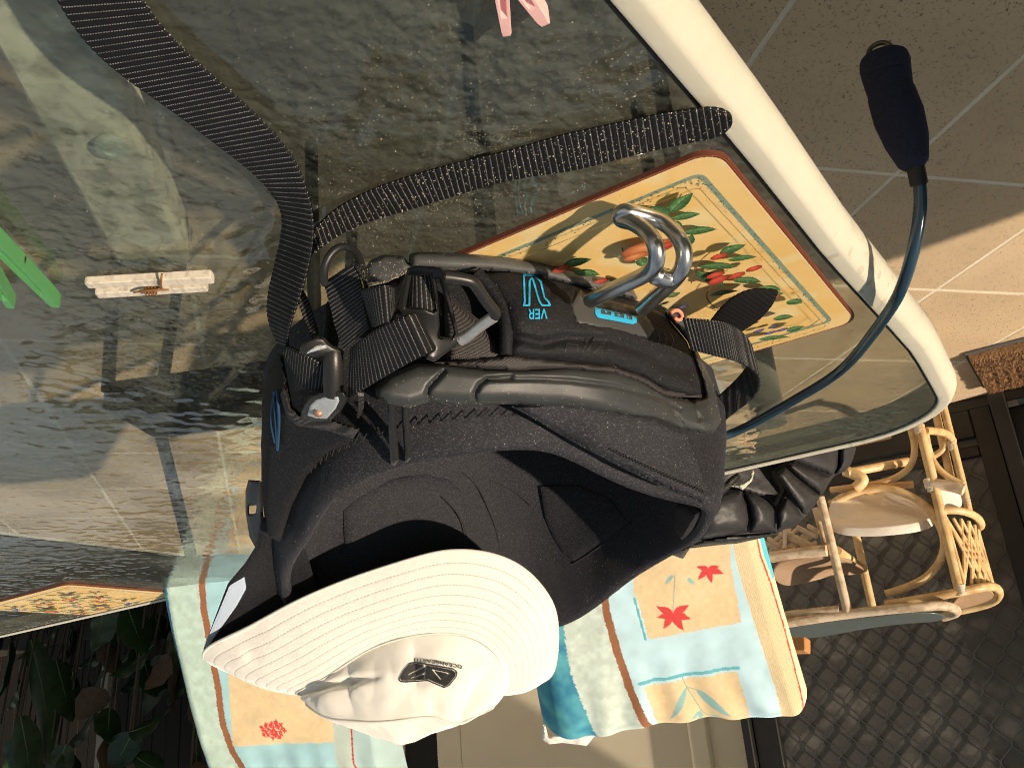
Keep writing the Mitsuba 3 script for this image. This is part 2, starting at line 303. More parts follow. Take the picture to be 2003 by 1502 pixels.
# ---------------------------------------------------------------- cork backed placemats with printed fruit and leaves
mat('mat_board', (.13, .04, .022), rough=.5)
mat('print_ink', VC, rough=.28, clearcoat=.15, bump=P_(lambda p, n, uv: N_(p.x * 1200, p.y * 1200)), bscale=.00004)
class Ink:
    "thin printed layers with colours, in the plane of a mat"
    def __init__(s): s.v, s.f, s.c, s.z, s.n = [], [], [], 0.0, 0
    def add(s, pts, tri, col):
        pts = A3(pts); s.v.append(np.c_[pts, np.full(len(pts), s.z)]); s.f.append(A3(tri, int) + s.n); s.n += len(pts)
        col = np.asarray(col, float); s.c.append(np.broadcast_to(col, (len(pts), 3)) if col.ndim == 1 else col); s.z += .000012
    def poly(s, P, col):
        for g in getattr(P, 'geoms', [P]):
            if g.is_empty or g.area < 1e-9: continue
            v, f = trimesh.creation.triangulate_polygon(g, engine='earcut'); s.add(v, f, col)
    def line(s, pts, w, col): s.poly(LineString(pts).buffer(w / 2, cap_style=1), col)
    def leaf(s, x, y, ang, L, wd, dark=(.03, .10, .03), lite=(.16, .33, .10)):
        c, n_ = A3([math.cos(ang), math.sin(ang)]), A3([-math.sin(ang), math.cos(ang)])
        t = np.linspace(0, 1, 14); h = wd * np.sin(np.pi * t ** .8) ** .9 * (1 + .06 * np.sin(t * 40)); bend = .10 * L * np.sin(np.pi * t)
        mid = A3([x, y]) + np.outer(t * L, c) + np.outer(bend * .5, n_)
        for sg, ca, cb in ((1, lite, dark), (-1, A3(lite) * .6, A3(dark) * 1.1)):
            out = mid + sg * h[:, None] * n_; pts = np.vstack([mid, out]); k = np.arange(13)
            tri = np.vstack([np.stack([k, k + 14, k + 15], 1), np.stack([k, k + 15, k + 1], 1)])
            rnd = RNG.uniform(.75, 1.25, (28, 1)); col = np.vstack([np.tile(ca, (14, 1)), np.tile(cb, (14, 1))]) * rnd
            s.add(pts, tri, col)
        s.line(mid, L * .02, A3(dark) * .5)
        for tt in (.25, .4, .55, .7):
            i = int(tt * 13)
            for sg in (1, -1): s.line([mid[i], mid[min(13, i + 2)] + sg * h[min(13, i + 2)] * .8 * n_], L * .010, A3(dark) * .8)
    def blob(s, x, y, rx, ry, ang, inner, outer, rim=(.10, .02, .01)):
        a = np.linspace(0, 2 * np.pi, 25)[:-1]; c, n_ = A3([math.cos(ang), math.sin(ang)]), A3([-math.sin(ang), math.cos(ang)])
        for k, col in ((1.07, rim),):
            s.poly(Polygon(A3([x, y]) + np.outer(rx * k * np.cos(a), c) + np.outer(ry * k * np.sin(a), n_)), col)
        o = A3([x, y]) + np.outer(rx * np.cos(a), c) + np.outer(ry * np.sin(a), n_); i_ = A3([x, y]) + .25 * ry * n_ + np.outer(.45 * rx * np.cos(a), c) + np.outer(.4 * ry * np.sin(a), n_)
        pts = np.vstack([[A3([x, y]) + .3 * ry * n_], i_, o]); k = np.arange(24); k1 = (k + 1) % 24
        tri = np.vstack([np.stack([k * 0, 1 + k, 1 + k1], 1), np.stack([1 + k, 25 + k, 25 + k1], 1), np.stack([1 + k, 25 + k1, 1 + k1], 1)])
        col = np.vstack([[A3(inner) * 1.25], np.tile(inner, (24, 1)), np.tile(outer, (24, 1))]) * RNG.uniform(.85, 1.15, (49, 1)); s.add(pts, tri, col)
    def mesh(s): return np.vstack(s.v), np.vstack(s.f), np.clip(np.vstack(s.c), 0, 1)
RED, RDK = (.56, .085, .05), (.36, .04, .025)
def sprig(k, x, y, ang, sc, kind):
    "a fruit cluster with leaves; sc in metres"
    R = lambda a, d: (x + math.cos(ang + a) * d * sc, y + math.sin(ang + a) * d * sc)
    if kind == 'cherry':
        for a, d, la, L in ((.3, .5, .2, 1.5), (1.4, .5, 1.2, 1.2), (-.9, .5, -.5, 1.3), (2.5, .6, 2.6, 1.1), (-2.2, .6, -2.3, 1.2)): k.leaf(*R(a, d), ang + la, L * sc, .28 * sc)
        for a, d in ((0, .9), (.9, .75), (-.8, .8), (2.2, .5), (-1.9, .7)):
            k.line([(x, y), R(a, d)], .05 * sc, (.09, .06, .03)); k.blob(*R(a, d), .36 * sc, .25 * sc, ang + a, RED, RDK)
    elif kind == 'apple':
        for a, d, la, L in ((.2, .75, .1, 1.5), (.9, .8, 1.0, 1.3), (-.6, .8, -.7, 1.2), (2.2, .9, 2.1, 1.2), (-1.8, .85, -1.6, 1.0)): k.leaf(*R(a, d), ang + la, L * sc, .33 * sc)
        k.blob(x, y, .95 * sc, .66 * sc, ang, (.60, .16, .05), (.34, .05, .02)); k.blob(*R(2.8, .25), .55 * sc, .36 * sc, ang + .3, (.62, .34, .10), (.56, .15, .05), rim=(.56, .15, .05))
        t = np.linspace(0, 1, 9); k.line(np.c_[x - sc * (.9 + .5 * t), y - sc * (.3 + .7 * np.sin(t * 2.6))], .035 * sc, (.2, .11, .05))
    elif kind == 'plum':
        for a, d, la, L in ((1.0, .7, .8, 1.3), (-.7, .7, -.6, 1.2), (2.9, .7, 2.7, 1.1)): k.leaf(*R(a, d), ang + la, L * sc, .26 * sc)
        for a, d in ((0, .2), (.3, .8), (-1.4, .6), (2.6, .6), (1.9, .4)): k.blob(*R(a, d), .36 * sc, .22 * sc, ang + a * .4, (.12, .13, .36), (.03, .03, .12), rim=(.01, .01, .05))
def placemat(label, o, ax, ay, sprigs, W=.29, H=.22, rc=.016, simple=False):
    t = thing('placemat', label, 'placemat', 'printed placemats on the table')
    M = frame(V(*o), V(*ax), V(*ay)); v = lambda pts: pts
    base = Polygon(rrect(0, W, 0, H, rc))
    put('board', xform(prism(base, 0, .0030), M), 'mat_board', t, smooth=30)
    k = Ink(); k.z = .0031
    inset = lambda d: Polygon(rrect(d, W - d, d, H - d, max(.004, rc - d * .6)))
    k.poly(inset(.0004), (.30, .09, .045)); k.poly(inset(.0010), (.17, .045, .022)); k.poly(inset(.0019), (.75, .62, .36)); 
    # mottled yellow ground
    pts, tri, d, _ = mesh_in(A3(inset(.0025).exterior.coords)[:-1], .004)
    m1 = meshkit.fbm(np.c_[pts * 28, pts[:, 0] * 0 + o[0] * 9], 3, 5); m2 = meshkit.noise(np.c_[pts * [60, 60], pts[:, 0] * 0 + 3], 8)
    w1 = np.clip((m1 - .42) * 4, 0, 1)[:, None]; w2 = np.clip((m2 - .66) * 8, 0, 1)[:, None]
    col = A3([.74, .50, .18]) * (1 - w1) + A3([.77, .56, .25]) * w1; col = col * (1 - w2 * .5) + A3([.74, .66, .40]) * w2 * .5
    k.add(pts, tri, col)
    ring = lambda a, b: inset(a).difference(inset(b))
    k.poly(ring(.0155, .0188), (.22, .29, .22)); 
    g = RNG.uniform(0, 1, (420, 2)); per = inset(.017).exterior
    for s_, w_ in g:
        q0 = per.interpolate(s_, normalized=True).coords[0]
        k.poly(Point(q0[0] + (w_ - .5) * .0026, q0[1] + (w_ - .5) * .0026).buffer(.0006, 2), (.08, .15, .13) if w_ > .45 else (.30, .38, .28))
    k.poly(ring(.0202, .0207), (.34, .20, .08)); k.z += .00002
    if sprigs == 'near':      # motifs measured from the photograph, in the mat's own plane
        L_ = lambda u, v: (lambda q: (q[1] + .667, .258 - q[0]))(tab(u, v, .0012))
        def lf(a, b, w):
            p, q = A3(L_(*a)), A3(L_(*b)); d = q - p; k.leaf(*p, math.atan2(d[1], d[0]), np.linalg.norm(d) * .92, w * .70, dark=(.02, .08, .03), lite=(.17, .34, .13))
        def bl(c, a, b, ratio, kind='red'):
            p, q = A3(L_(*a)), A3(L_(*b)); d = q - p; r = np.linalg.norm(d) / 2 * .86; cc = A3(L_(*c))
            col = {'red': (RED, RDK, (.10, .02, .01)), 'pear': ((.58, .24, .09), (.44, .09, .04), (.22, .08, .03)), 'plum': ((.12, .13, .36), (.03, .03, .12), (.01, .01, .05))}[kind]; k.blob(*cc, r, r * ratio, math.atan2(d[1], d[0]), *col)
        def st(*pts): 
            q = A3([L_(*p) for p in pts]); k.line(spline(np.c_[q, q[:, 0] * 0], 14)[:, :2], .0009, (.16, .09, .04))
        st((1290, 425), (1305, 400), (1330, 365)); st((1385, 480), (1360, 505), (1350, 540)); st((1352, 505), (1385, 520), (1420, 515)); st((1390, 545), (1380, 565), (1400, 590), (1445, 605)); st((1215, 470), (1225, 490), (1265, 505)); st((1130, 510), (1090, 520), (1070, 540)); st((1555, 630), (1580, 625), (1600, 612))
        for a, b, w in (((1310, 400), (1356, 358), .0075), ((1312, 412), (1372, 402), .006), ((1335, 440), (1405, 432), .0065), ((1305, 405), (1268, 385), .0075), ((1300, 420), (1335, 425), .005), ((1340, 465), (1352, 440), .006),
                        ((1405, 480), (1460, 460), .0075), ((1420, 492), (1482, 485), .0055), ((1365, 505), (1445, 505), .0065), ((1360, 515), (1415, 545), .0075), ((1430, 530), (1490, 535), .0065), ((1480, 545), (1528, 552), .0060), ((1385, 560), (1445, 550), .0055), ((1500, 560), (1532, 556), .006), ((1535, 572), (1568, 575), .007),
                        ((1100, 500), (1160, 485), .0075), ((1120, 512), (1175, 518), .0065), ((1268, 500), (1245, 478), .007), ((1290, 510), (1270, 535), .006), ((1508, 605), (1552, 600), .007), ((1535, 630), (1572, 618), .0075), ((1480, 645), (1545, 640), .006), ((1300, 560), (1330, 550), .006), ((1240, 540), (1215, 520), .006), ((1050, 560), (1090, 545), .007)): lf(a, b, w)
        bl((1265, 462), (1208, 470), (1325, 440), .52, 'pear'); bl((1470, 572), (1408, 585), (1520, 548), .34, 'pear'); bl((1240, 478), (1215, 488), (1268, 470), .5, 'pear')
        for c_, a, b in (((1402, 478), (1384, 485), (1420, 472)), ((1395, 515), (1376, 522), (1415, 508)), ((1400, 525), (1380, 535), (1420, 515)), ((1436, 516), (1418, 522), (1455, 508)), ((1470, 502), (1454, 508), (1488, 496)), ((1095, 502), (1078, 510), (1114, 494)), ((1170, 527), (1154, 532), (1188, 522)), ((1300, 455), (1285, 462), (1316, 448))): bl(c_, a, b, .62)
        for c_, a, b in (((1310, 586), (1296, 590), (1326, 580)), ((1332, 578), (1322, 582), (1342, 574)), ((1480, 626), (1470, 630), (1494, 622)), ((1502, 630), (1490, 634), (1516, 626)), ((1525, 624), (1514, 628), (1540, 620)), ((1508, 618), (1498, 620), (1520, 614)), ((1452, 640), (1440, 644), (1466, 636))): bl(c_, a, b, .5, 'plum')
        sprigs = []
    for s_ in sprigs: sprig(k, *s_)
    vv, f_, c_ = k.mesh(); put('print', xform((vv, f_), M), 'print_ink', t, color=c_)
    return t
# near mat: its long side runs along the table's left edge
placemat('yellow placemat with red fruit and green leaves, half under the black harness', (.258, -.667, TABLE - .0018), (0, 1, 0), (-1, 0, 0), 'near')
placemat('small looking yellow placemat at the far edge of the table by the dark plants', (1.612, -.0255, TABLE - .0018), (-1, 0.0, 0), (-.11, -1, 0),
         [(.05, .05, 0, .014, 'cherry'), (.06, .11, 1, .017, 'apple'), (.06, .17, .5, .015, 'plum'), (.13, .05, 2, .015, 'apple'), (.14, .11, 1.4, .014, 'plum'), (.14, .17, .3, .016, 'cherry'), (.21, .05, .6, .015, 'plum'), (.22, .11, 2.2, .015, 'cherry'), (.22, .17, 0, .016, 'apple'), (.26, .14, 1, .011, 'cherry')], simple=True)
# ---------------------------------------------------------------- the black harness standing on the table
def proj(P):
    d = np.asarray(P, float) - EYE; x = d[..., 0] * AX[0] + d[..., 1] * AY[0]; y = d[..., 0] * AX[1] + d[..., 1] * AY[1]; z = d[..., 2]
    cp, sp = math.cos(PITCH), math.sin(PITCH); w = cp * y - sp * z; h = sp * y + cp * z
    a, b = x / w * FOCAL, h / w * FOCAL; c, s = math.cos(ROLL), math.sin(ROLL)
    return np.stack([1001.5 - (c * a + s * b), 751.0 + (-s * a + c * b)], -1)
from scipy.interpolate import RBFInterpolator, LinearNDInterpolator
def surface(ctrl):
    "smooth surface through measured points (pixel, height over the table)"
    c = A3(ctrl, float); f = RBFInterpolator(c[:, :2] / 100, c[:, 2], kernel='thin_plate_spline', smoothing=1e-5)
    def at(uv, d=0.0):
        uv = np.atleast_2d(A3(uv, float)); h = f(uv / 100)
        P = A3([tab(u, v, k) for (u, v), k in zip(uv, h)]); e = EYE - P
        return P + e / np.linalg.norm(e, axis=1, keepdims=True) * np.broadcast_to(d, len(uv))[:, None]
    return at
def groove(uv, line, w, depth):
    L = LineString(line); d = A3([L.distance(Point(p)) for p in uv]); return -depth * np.exp(-(d / w) ** 2)
def pad(S, poly, step, thick, bulge, edge, base=0.0, extra=None, round_=None):
    "closed padded piece on surface S: outline in pixels, thick and bulge in metres, edge = width of the rounding in pixels"
    P = Polygon(poly)
    if round_: P = P.buffer(-round_).buffer(2 * round_).buffer(-round_)
    uv, tri, d, ne = mesh_in(P, step)
    t = np.clip(d / edge, 0, 1); prof = np.sqrt(1 - (1 - t) ** 2)
    top = base + thick * .35 + thick * .65 * np.clip(prof * 1.6, 0, 1) + bulge * prof
    if extra is not None: top = top + extra(uv, d)
    T_, B_ = S(uv, top), S(uv, base - .002); n = len(uv)
    f = [tri[:, ::-1], tri + n]
    k = np.arange(ne); rings = [k]
    # the outline is stored ring by ring; side wall for the outer ring only
    ext = int(max(8, int(P.exterior.length / step))); k = np.arange(ext); k1 = (k + 1) % ext
    f += [np.stack([k, k1, k1 + n], 1), np.stack([k, k1 + n, k + n], 1)]
    o = ext
    for r in P.interiors:
        m = int(max(8, int(r.length / step))); k = np.arange(m); k1 = (k + 1) % m
        f += [np.stack([k + o, k1 + o, k1 + o + n], 1), np.stack([k + o, k1 + o + n, k + o + n], 1)]; o += m
    v = np.vstack([T_, B_]); f = np.vstack(f)
    return (v, f), (uv, top)
def drape(info, S, lift):
    uv, top = info; L = LinearNDInterpolator(uv, top); N = cKDTree(uv)
    def at(q):
        q = A3(q); z = L(q); bad = np.isnan(z)
        if bad.any(): z[bad] = top[N.query(q[bad])[1]]
        return S(q, z + lift)
    return at
def decal(poly, at, step=4.0):
    ms = []
    for g in getattr(poly, 'geoms', [poly]):
        if g.area < .5: continue
        uv, tri, _, _ = mesh_in(g, step); ms.append((at(uv), tri[:, ::-1]))
    return cat(ms)
z5 = lambda *p: [(500 + x / 4.006, 450 + y / 4.006) for x, y in p]
z6 = lambda *p: [(950 + x / 4.006, 450 + y / 4.006) for x, y in p]

knit = lambda s, a: P_(lambda p, n, uv: N_(p.x * s, p.y * s, p.z * s) + .5 * N_(p.x * s * .3, p.y * s * .3, p.z * s * .3))
mat('neoprene', P_(lambda p, n, uv: mikit.mix((.018, .0186, .024), (.050, .051, .063), mikit.smoothstep(.45, .85, N_(p.x * 1300, p.y * 1300, p.z * 1300)))), rough=.78, spec=.3, bump=knit(1300, 1), bscale=.00022)
mat('neoprene_rib', P_(lambda p, n, uv: mikit.mix((.020, .019, .021), (.075, .07, .07), mikit.smoothstep(.25, .9, .5 + .5 * dr.sin((p.z * .9 + p.x * .3) * 3200)))), rough=.7, spec=.3, bump=knit(1100, 1), bscale=.0002)
mat('stretch_cover', P_(lambda p, n, uv: mikit.mix((.008, .0084, .0105), (.031, .0315, .037), mikit.smoothstep(.5, .9, N_(p.x * 1500, p.y * 1500, p.z * 1500)))), rough=.72, spec=.25, bump=knit(1500, 1), bscale=.00016)
mat('mesh_cloth', P_(lambda p, n, uv: mikit.mix((.012, .011, .011), (.11, .095, .095), mikit.smoothstep(.1, .7, dr.sin((p.x * .5 + p.z) * 4200) * dr.sin((p.y * 1.1 - p.z * .6) * 4200)))), rough=.7, bump=knit(1200, 1), bscale=.0003)
mat('foam_pad', P_(lambda p, n, uv: mikit.mix((.044, .048, .050), (.029, .032, .034), F_(p.x * 90, p.y * 90, p.z * 90))), rough=.46, spec=.45, bump=P_(lambda p, n, uv: N_(p.x * 1500, p.y * 1500, p.z * 1500)), bscale=.00006)
mat('foam_pad_low', P_(lambda p, n, uv: mikit.mix((.10, .104, .104), (.067, .07, .071), F_(p.x * 90, p.y * 90, p.z * 90))), rough=.6, spec=.3, bump=P_(lambda p, n, uv: N_(p.x * 1500, p.y * 1500, p.z * 1500)), bscale=.00008)
mat('black_plastic', (.018, .018, .018), rough=.38, bump=P_(lambda p, n, uv: N_(p.x * 1500, p.y * 1500, p.z * 1500)), bscale=.00003)
mat('plate_grey', (.05, .054, .056), rough=.5)
mat('cyan_ink', (.02, .38, .66), rough=.5)
mat('navy_ink', (.015, .06, .13), rough=.6)
mat('steel', P_(lambda p, n, uv: mikit.mix((.78, .77, .75), (.58, .57, .55), F_(p.x * 160, p.y * 160, p.z * 160))), rough=.24, metal=1.0, bump=P_(lambda p, n, uv: F_(p.x * 240, p.y * 240, p.z * 240)), bscale=.00012)
mat('plate_metal', P_(lambda p, n, uv: mikit.mix((.62, .68, .72), (.45, .48, .5), F_(p.x * 200, p.y * 200, p.z * 200))), rough=.5, metal=.35)
mat('rusty_rivet', (.33, .20, .13), rough=.5, metal=.6)
mat('glint_gilt', (.75, .42, .10), rough=.3, metal=1.0)
mat('thread', (.02, .02, .02), rough=.8)
mat('coral_cord', (.80, .28, .18), rough=.6)
mat('webbing', P_(lambda p, n, uv: mikit.mix((.006, .0063, .0075), (.40, .40, .40), mikit.smoothstep(.90, .99, .5 + .5 * dr.cos(uv.y * (2 * math.pi / .0033))) * mikit.smoothstep(-.3, .3, dr.sin(uv.x * 190)) * (.35 + .65 * N_(uv.x * 9, uv.y * 160)))), rough=.72, spec=.3)  # pale cross lines: ridges catching the sun, put into the colour
mat('webbing_dense', P_(lambda p, n, uv: mikit.mix((.006, .0063, .0075), (.32, .32, .32), mikit.smoothstep(.80, .98, .5 + .5 * dr.cos(uv.y * (2 * math.pi / .0021))) * mikit.smoothstep(-.2, .4, dr.sin(uv.x * 170)) * (.45 + .55 * N_(uv.x * 7, uv.y * 120)))), rough=.72, spec=.3)  # same sun-caught ridge lines in the colour, set closer
def ribbon(name, Lp, Rp, parent, m='webbing', th=.0018, pitch=.0033, tip=0.0, amp=.00032, label=None, raw=False):
    Lq = A3([p if len(p) == 3 and raw else tab(*p) for p in Lp]); Rq = A3([p if len(p) == 3 and raw else tab(*p) for p in Rp])
    Ls, Rs = spline(Lq, 400), spline(Rq, 400); C = (Ls + Rs) / 2
    L = np.concatenate([[0], np.cumsum(np.linalg.norm(np.diff(C, axis=0), axis=1))]); n = int(L[-1] / (pitch / 6)) + 2
    t = np.linspace(0, L[-1], n); g = lambda Q: np.stack([np.interp(t, L, Q[:, k]) for k in range(3)], 1)
    Ls, Rs, C = g(Ls), g(Rs), g(C); W = Rs - Ls
    if tip:
        w = np.linalg.norm(W, axis=1).mean() / 2; x = np.clip((w - (t[-1] - t)) / w, 0, 1); k = np.sqrt(np.maximum(1 - x ** 2, .01)); Ls, Rs = C - W / 2 * k[:, None], C + W / 2 * k[:, None]; W = Rs - Ls
    T = np.gradient(C, axis=0); N = np.cross(T, W); N /= np.maximum(np.linalg.norm(N, axis=1, keepdims=True), 1e-9)
    if (N * (EYE - C)).sum() < 0: N = -N
    rib = amp * np.abs(np.sin(np.pi * t / pitch + np.pi / 2 * 0))[:, None] ** .7
    zig = (1 + .02 * np.abs(np.sin(np.pi * t / pitch)))[:, None]
    S = [0, .03, .2, .4, .6, .8, .97, 1.0]; rings, uvs = [], []
    for s in S: rings.append(C + W * zig * (s - .5) + N * (rib + (th / 2 if 0 < s < 1 else 0))); uvs.append(np.c_[np.full(n, s), t])
    for s in (.97, .5, .03): rings.append(C + W * zig * (s - .5) - N * (rib + th / 2)); uvs.append(np.c_[np.full(n, s), t])
    R = np.stack(rings, 1); m_ = R.shape[1]; v, f = loft(R, True, False)
    # end caps
    k = np.arange(1, m_ - 1); f = np.vstack([f, np.stack([k * 0, k + 1, k], 1), np.stack([k * 0, k, k + 1], 1) + (n - 1) * m_])
    return put(name, (v, f), m, parent, smooth=True, uv=np.stack(uvs, 1).reshape(-1, 2), label=label)

HN = thing('kite_harness', 'black waist harness with a steel hook, grey foam edges and blue lettering', 'harness')
# -- neoprene belt: a ring standing on the table, front low, back high
rim = [tab(1386, 992, .134), tab(1290, 966, .124), tab(1150, 905, .108), tab(1050, 873, .104), tab(900, 881, .106), tab(760, 910, .108), tab(655, 960, .112), tab(592, 1050, .12), dep(552, 1138, .815),
       dep(595, 1208, .91), dep(720, 1195, .90), dep(920, 1195, .90), dep(1085, 1224, .915), dep(1220, 1142, .86), dep(1345, 1066, .77), dep(1388, 1020, .67)]
base = [(.168, -.36), (.172, -.45), (.18, -.54), (.20, -.60), (.235, -.652), (.28, -.672), (.345, -.664), (.418, -.626), (.475, -.575), (.515, -.53), (.51, -.475), (.465, -.40), (.415, -.335), (.345, -.295), (.275, -.285), (.215, -.31)]
NB = 300
RM = spline(rim, NB, closed=True); BS = spline([(x, y, TABLE + .001) for x, y in base], NB, closed=True)
tg = np.roll(RM, -1, 0) - np.roll(RM, 1, 0); nr = np.stack([tg[:, 1], -tg[:, 0], tg[:, 0] * 0], 1); nr /= np.maximum(np.linalg.norm(nr, axis=1, keepdims=True), 1e-9)
if ((RM - RM.mean(0)) * nr).sum() < 0: nr = -nr
layers = []
def lay(t, off, up=0.0, wr=.003):
    P = BS * (1 - t) + RM * t; P = P + nr * off + V(0, 0, up)
    w = meshkit.fbm(P * 16 + 3, 3, 11) - .5; w2 = meshkit.fbm(P * 42, 2, 5) - .5
    return P + nr * ((w * 2.2 + w2 * .5) * wr * 1.6 * (4 * t * (1 - t) + .25))[:, None]
for t in (0, .12, .3, .5, .7, .85, .94): layers.append(lay(t, .004 + .008 * math.sin(t * math.pi)))
for t, o, u in ((1.0, .003, -.002), (1.0, .001, .001), (1.0, -.003, .002), (1.0, -.006, .0005), (1.0, -.0075, -.003)): layers.append(lay(t, o, u))
for t in (.94, .85, .7, .5, .3, .12, .0): layers.append(lay(t, -.0085 + .004 * math.sin(t * math.pi)))
put('neoprene_belt', loft(layers, True, False), 'neoprene', HN, smooth=True)
# -- inner face: moulded back panel and seams, offset from the inside of the belt
def inner(ci, t, off):
    i = ci % NB; j = int(i); f = i - j; q = lambda A: A[j % NB] * (1 - f) + A[(j + 1) % NB] * f
    P = q(BS) * (1 - t) + q(RM) * t; return P - q(nr) * (.0085 - .004 * math.sin(t * math.pi) + off)
def inner_pad(poly, step, off):
    uv, tri, d, ne = mesh_in(poly, step); s = np.clip(d / (3 * step), 0, 1); h = off * np.sqrt(1 - (1 - s) ** 2)
    P = A3([inner(a * 100, t, k + .0008) for (a, t), k in zip(uv, h)]); return P, tri
ell = lambda cx, cy, rx, ry, n=40, a0=0, a1=360: [(cx + rx * math.cos(math.radians(a)), cy + ry * math.sin(math.radians(a))) for a in np.linspace(a0, a1, n, endpoint=False)]
gi = [(i, t) for i in np.arange(.46 * NB, NB - 2, 2.0) for t in np.linspace(.05, .985, 24)]
gp_ = proj(A3([inner(i, t, 0) for i, t in gi])); INV = LinearNDInterpolator(gp_, A3(gi)); INT = cKDTree(gp_); GI = A3(gi)
def to_inner(q):
    q = A3(q, float); r = INV(q); bad = np.isnan(r[:, 0]); r[bad] = GI[INT.query(q[bad])[1]]; return r
def inside_pad(poly, step, off, edge):
    uv, tri, d, ne = mesh_in(poly, step); s = np.clip(d / edge, 0, 1); h = off * np.sqrt(1 - (1 - s) ** 2) + .0006
    return A3([inner(i, t, k) for (i, t), k in zip(to_inner(uv), h)]), tri
def inside_seam(line, name='seam', off=.001, r=.0006): return put(name, tube([inner(i, t, off) for i, t in to_inner(even(np.c_[spline(np.c_[A3(line, float), np.zeros(len(line))], 60)], 6)[:, :2])], r, 5), 'thread', HN, smooth=True)
put('back_pad', inside_pad([(672, 1000), (700, 970), (760, 940), (830, 927), (880, 937), (903, 962), (913, 1000), (916, 1085), (905, 1120), (700, 1120), (675, 1060)], 7, .0032, 40), 'neoprene', HN, smooth=40)
put('back_pad', inside_pad([(1058, 952), (1130, 950), (1190, 975), (1232, 1022), (1180, 1062), (1125, 1100), (1100, 1082), (1082, 1050), (1066, 1010)], 7, .0026, 34), 'neoprene', HN, smooth=40)
put('back_pad', inside_pad([(1326, 985), (1352, 985), (1374, 1002), (1378, 1030), (1362, 1050), (1336, 1056), (1322, 1030)], 5, .005, 14), 'neoprene', HN, smooth=40)
inside_seam([(905, 925), (930, 948), (950, 985), (968, 1030), (979, 1080)]); inside_seam([(862, 975), (890, 1005), (907, 1040), (913, 1085)], off=.0068)
inside_seam([(1120, 1103), (1150, 1085), (1200, 1050), (1236, 1022)], off=.001, r=.0008); inside_seam([(960, 940), (1010, 965), (1040, 990)])
# -- spreader pad assembly on the front
FR = surface([(700, 530, .004), (800, 505, .004), (950, 512, .004), (1100, 540, .004), (1210, 568, .004), (1300, 600, .005), (1400, 650, .006), (735, 785, .088), (850, 792, .09), (1000, 792, .09), (1100, 800, .09), (1230, 815, .09), (1330, 845, .09), (1410, 850, .088),
              (1000, 650, .050), (1200, 680, .050), (800, 650, .048), (650, 640, .044), (640, 790, .086), (640, 500, .004)])
put('front_backing', pad(FR, z5((560, 560), (900, 470), (1200, 330), (1700, 330), (1990, 300)) + [(1100, 545), (1210, 572), (1300, 612), (1355, 690), (1395, 780), (1390, 835), (1200, 800), (1000, 782), (850, 780), (740, 780), (660, 790), (630, 700)], 14, .004, .002, 14, -.012)[0], 'stretch_cover', HN, smooth=40)
def up_ridge(uv, d):
    e = groove(uv, [(868, 727), (840, 757), (835, 772), (842, 786)], 4.0, .0045)
    e = e + groove(uv, [(1000, 737), (955, 740), (938, 752), (928, 772), (931, 784)], 3.5, .004)
    e = e + groove(uv, [(950, 742), (1040, 741), (1110, 744), (1200, 755), (1290, 778), (1330, 800)], 3.5, .0035)
    e = e + groove(uv, [(1310, 795), (1335, 830)], 3.5, .003) + groove(uv, [(1352, 785), (1367, 820)], 4, .003)
    return e
up = [(733, 758), (760, 733), (812, 712), (870, 711), (950, 720), (1025, 722), (1110, 717), (1200, 725), (1250, 742), (1300, 772), (1350, 783), (1378, 776), (1372, 745), (1345, 668), (1300, 614), (1304, 603), (1340, 628), (1366, 690), (1396, 752), (1411, 822), (1398, 845), (1380, 850), (1330, 840), (1280, 824), (1200, 808), (1100, 797), (1000, 791), (900, 791), (842, 786), (800, 798), (757, 790), (736, 774)]
put('upper_foam_pad', pad(FR, up, 4.2, .006, .011, 26, .002, up_ridge, round_=3)[0], 'foam_pad', HN, smooth=50)
lo = [(800, 497), (815, 493), (900, 496), (1000, 503), (1050, 513), (1100, 523), (1160, 536), (1205, 548), (1240, 568), (1250, 588), (1180, 572), (1110, 556), (1050, 540), (950, 529), (860, 528), (800, 526)]
put('lower_foam_pad', pad(FR, lo, 4.5, .006, .010, 16, .0, round_=3)[0], 'foam_pad_low', HN, smooth=50)
put('lower_foam_pad', pad(FR, z5((850, 310), (900, 235), (1000, 193), (1150, 205), (1235, 290), (1180, 340), (1000, 420), (870, 410)), 4.5, .006, .009, 16, .0, round_=3)[0], 'foam_pad_low', HN, smooth=50, label='sandy end of the lower foam pad')
def folds(uv, d):
    e = .0050 * np.exp(-((uv[:, 0] - 1060) / 70) ** 2 - ((uv[:, 1] - 605) / 42) ** 2) + .004 * np.exp(-((uv[:, 0] - 1210) / 90) ** 2 - ((uv[:, 1] - 640) / 40) ** 2)
    e += groove(uv, [(1005, 660), (1060, 672), (1110, 662), (1200, 668), (1270, 692), (1295, 715), (1340, 722)], 11, .0055)
    e += groove(uv, [(1030, 560), (1075, 575), (1105, 560)], 9, .004)
    e += .0012 * (meshkit.fbm(np.c_[uv / 34, uv[:, 0] * 0], 3, 2) - .5)
    return e
cov = [(938, 533), (1000, 529), (1050, 541), (1100, 549), (1170, 572), (1250, 590), (1300, 614), (1344, 668), (1370, 745), (1374, 772), (1350, 776), (1300, 764), (1250, 736), (1200, 720), (1110, 711), (1000, 702), (992, 690), (990, 640), (980, 598), (960, 565)]
cm, cinfo = pad(FR, cov, 5, .004, .015, 42, .004, folds, round_=3)
COV = put('bar_cover', cm, 'stretch_cover', HN, smooth=60)
on = drape(cinfo, FR, .0011)
put('mesh_panel', pad(FR, z5((1480, 480), (1750, 700), (1900, 900), (1960, 1000), (1900, 1060), (1500, 1040), (1480, 700)), 7, .003, .004, 20, .002)[0], 'mesh_cloth', HN, smooth=50)
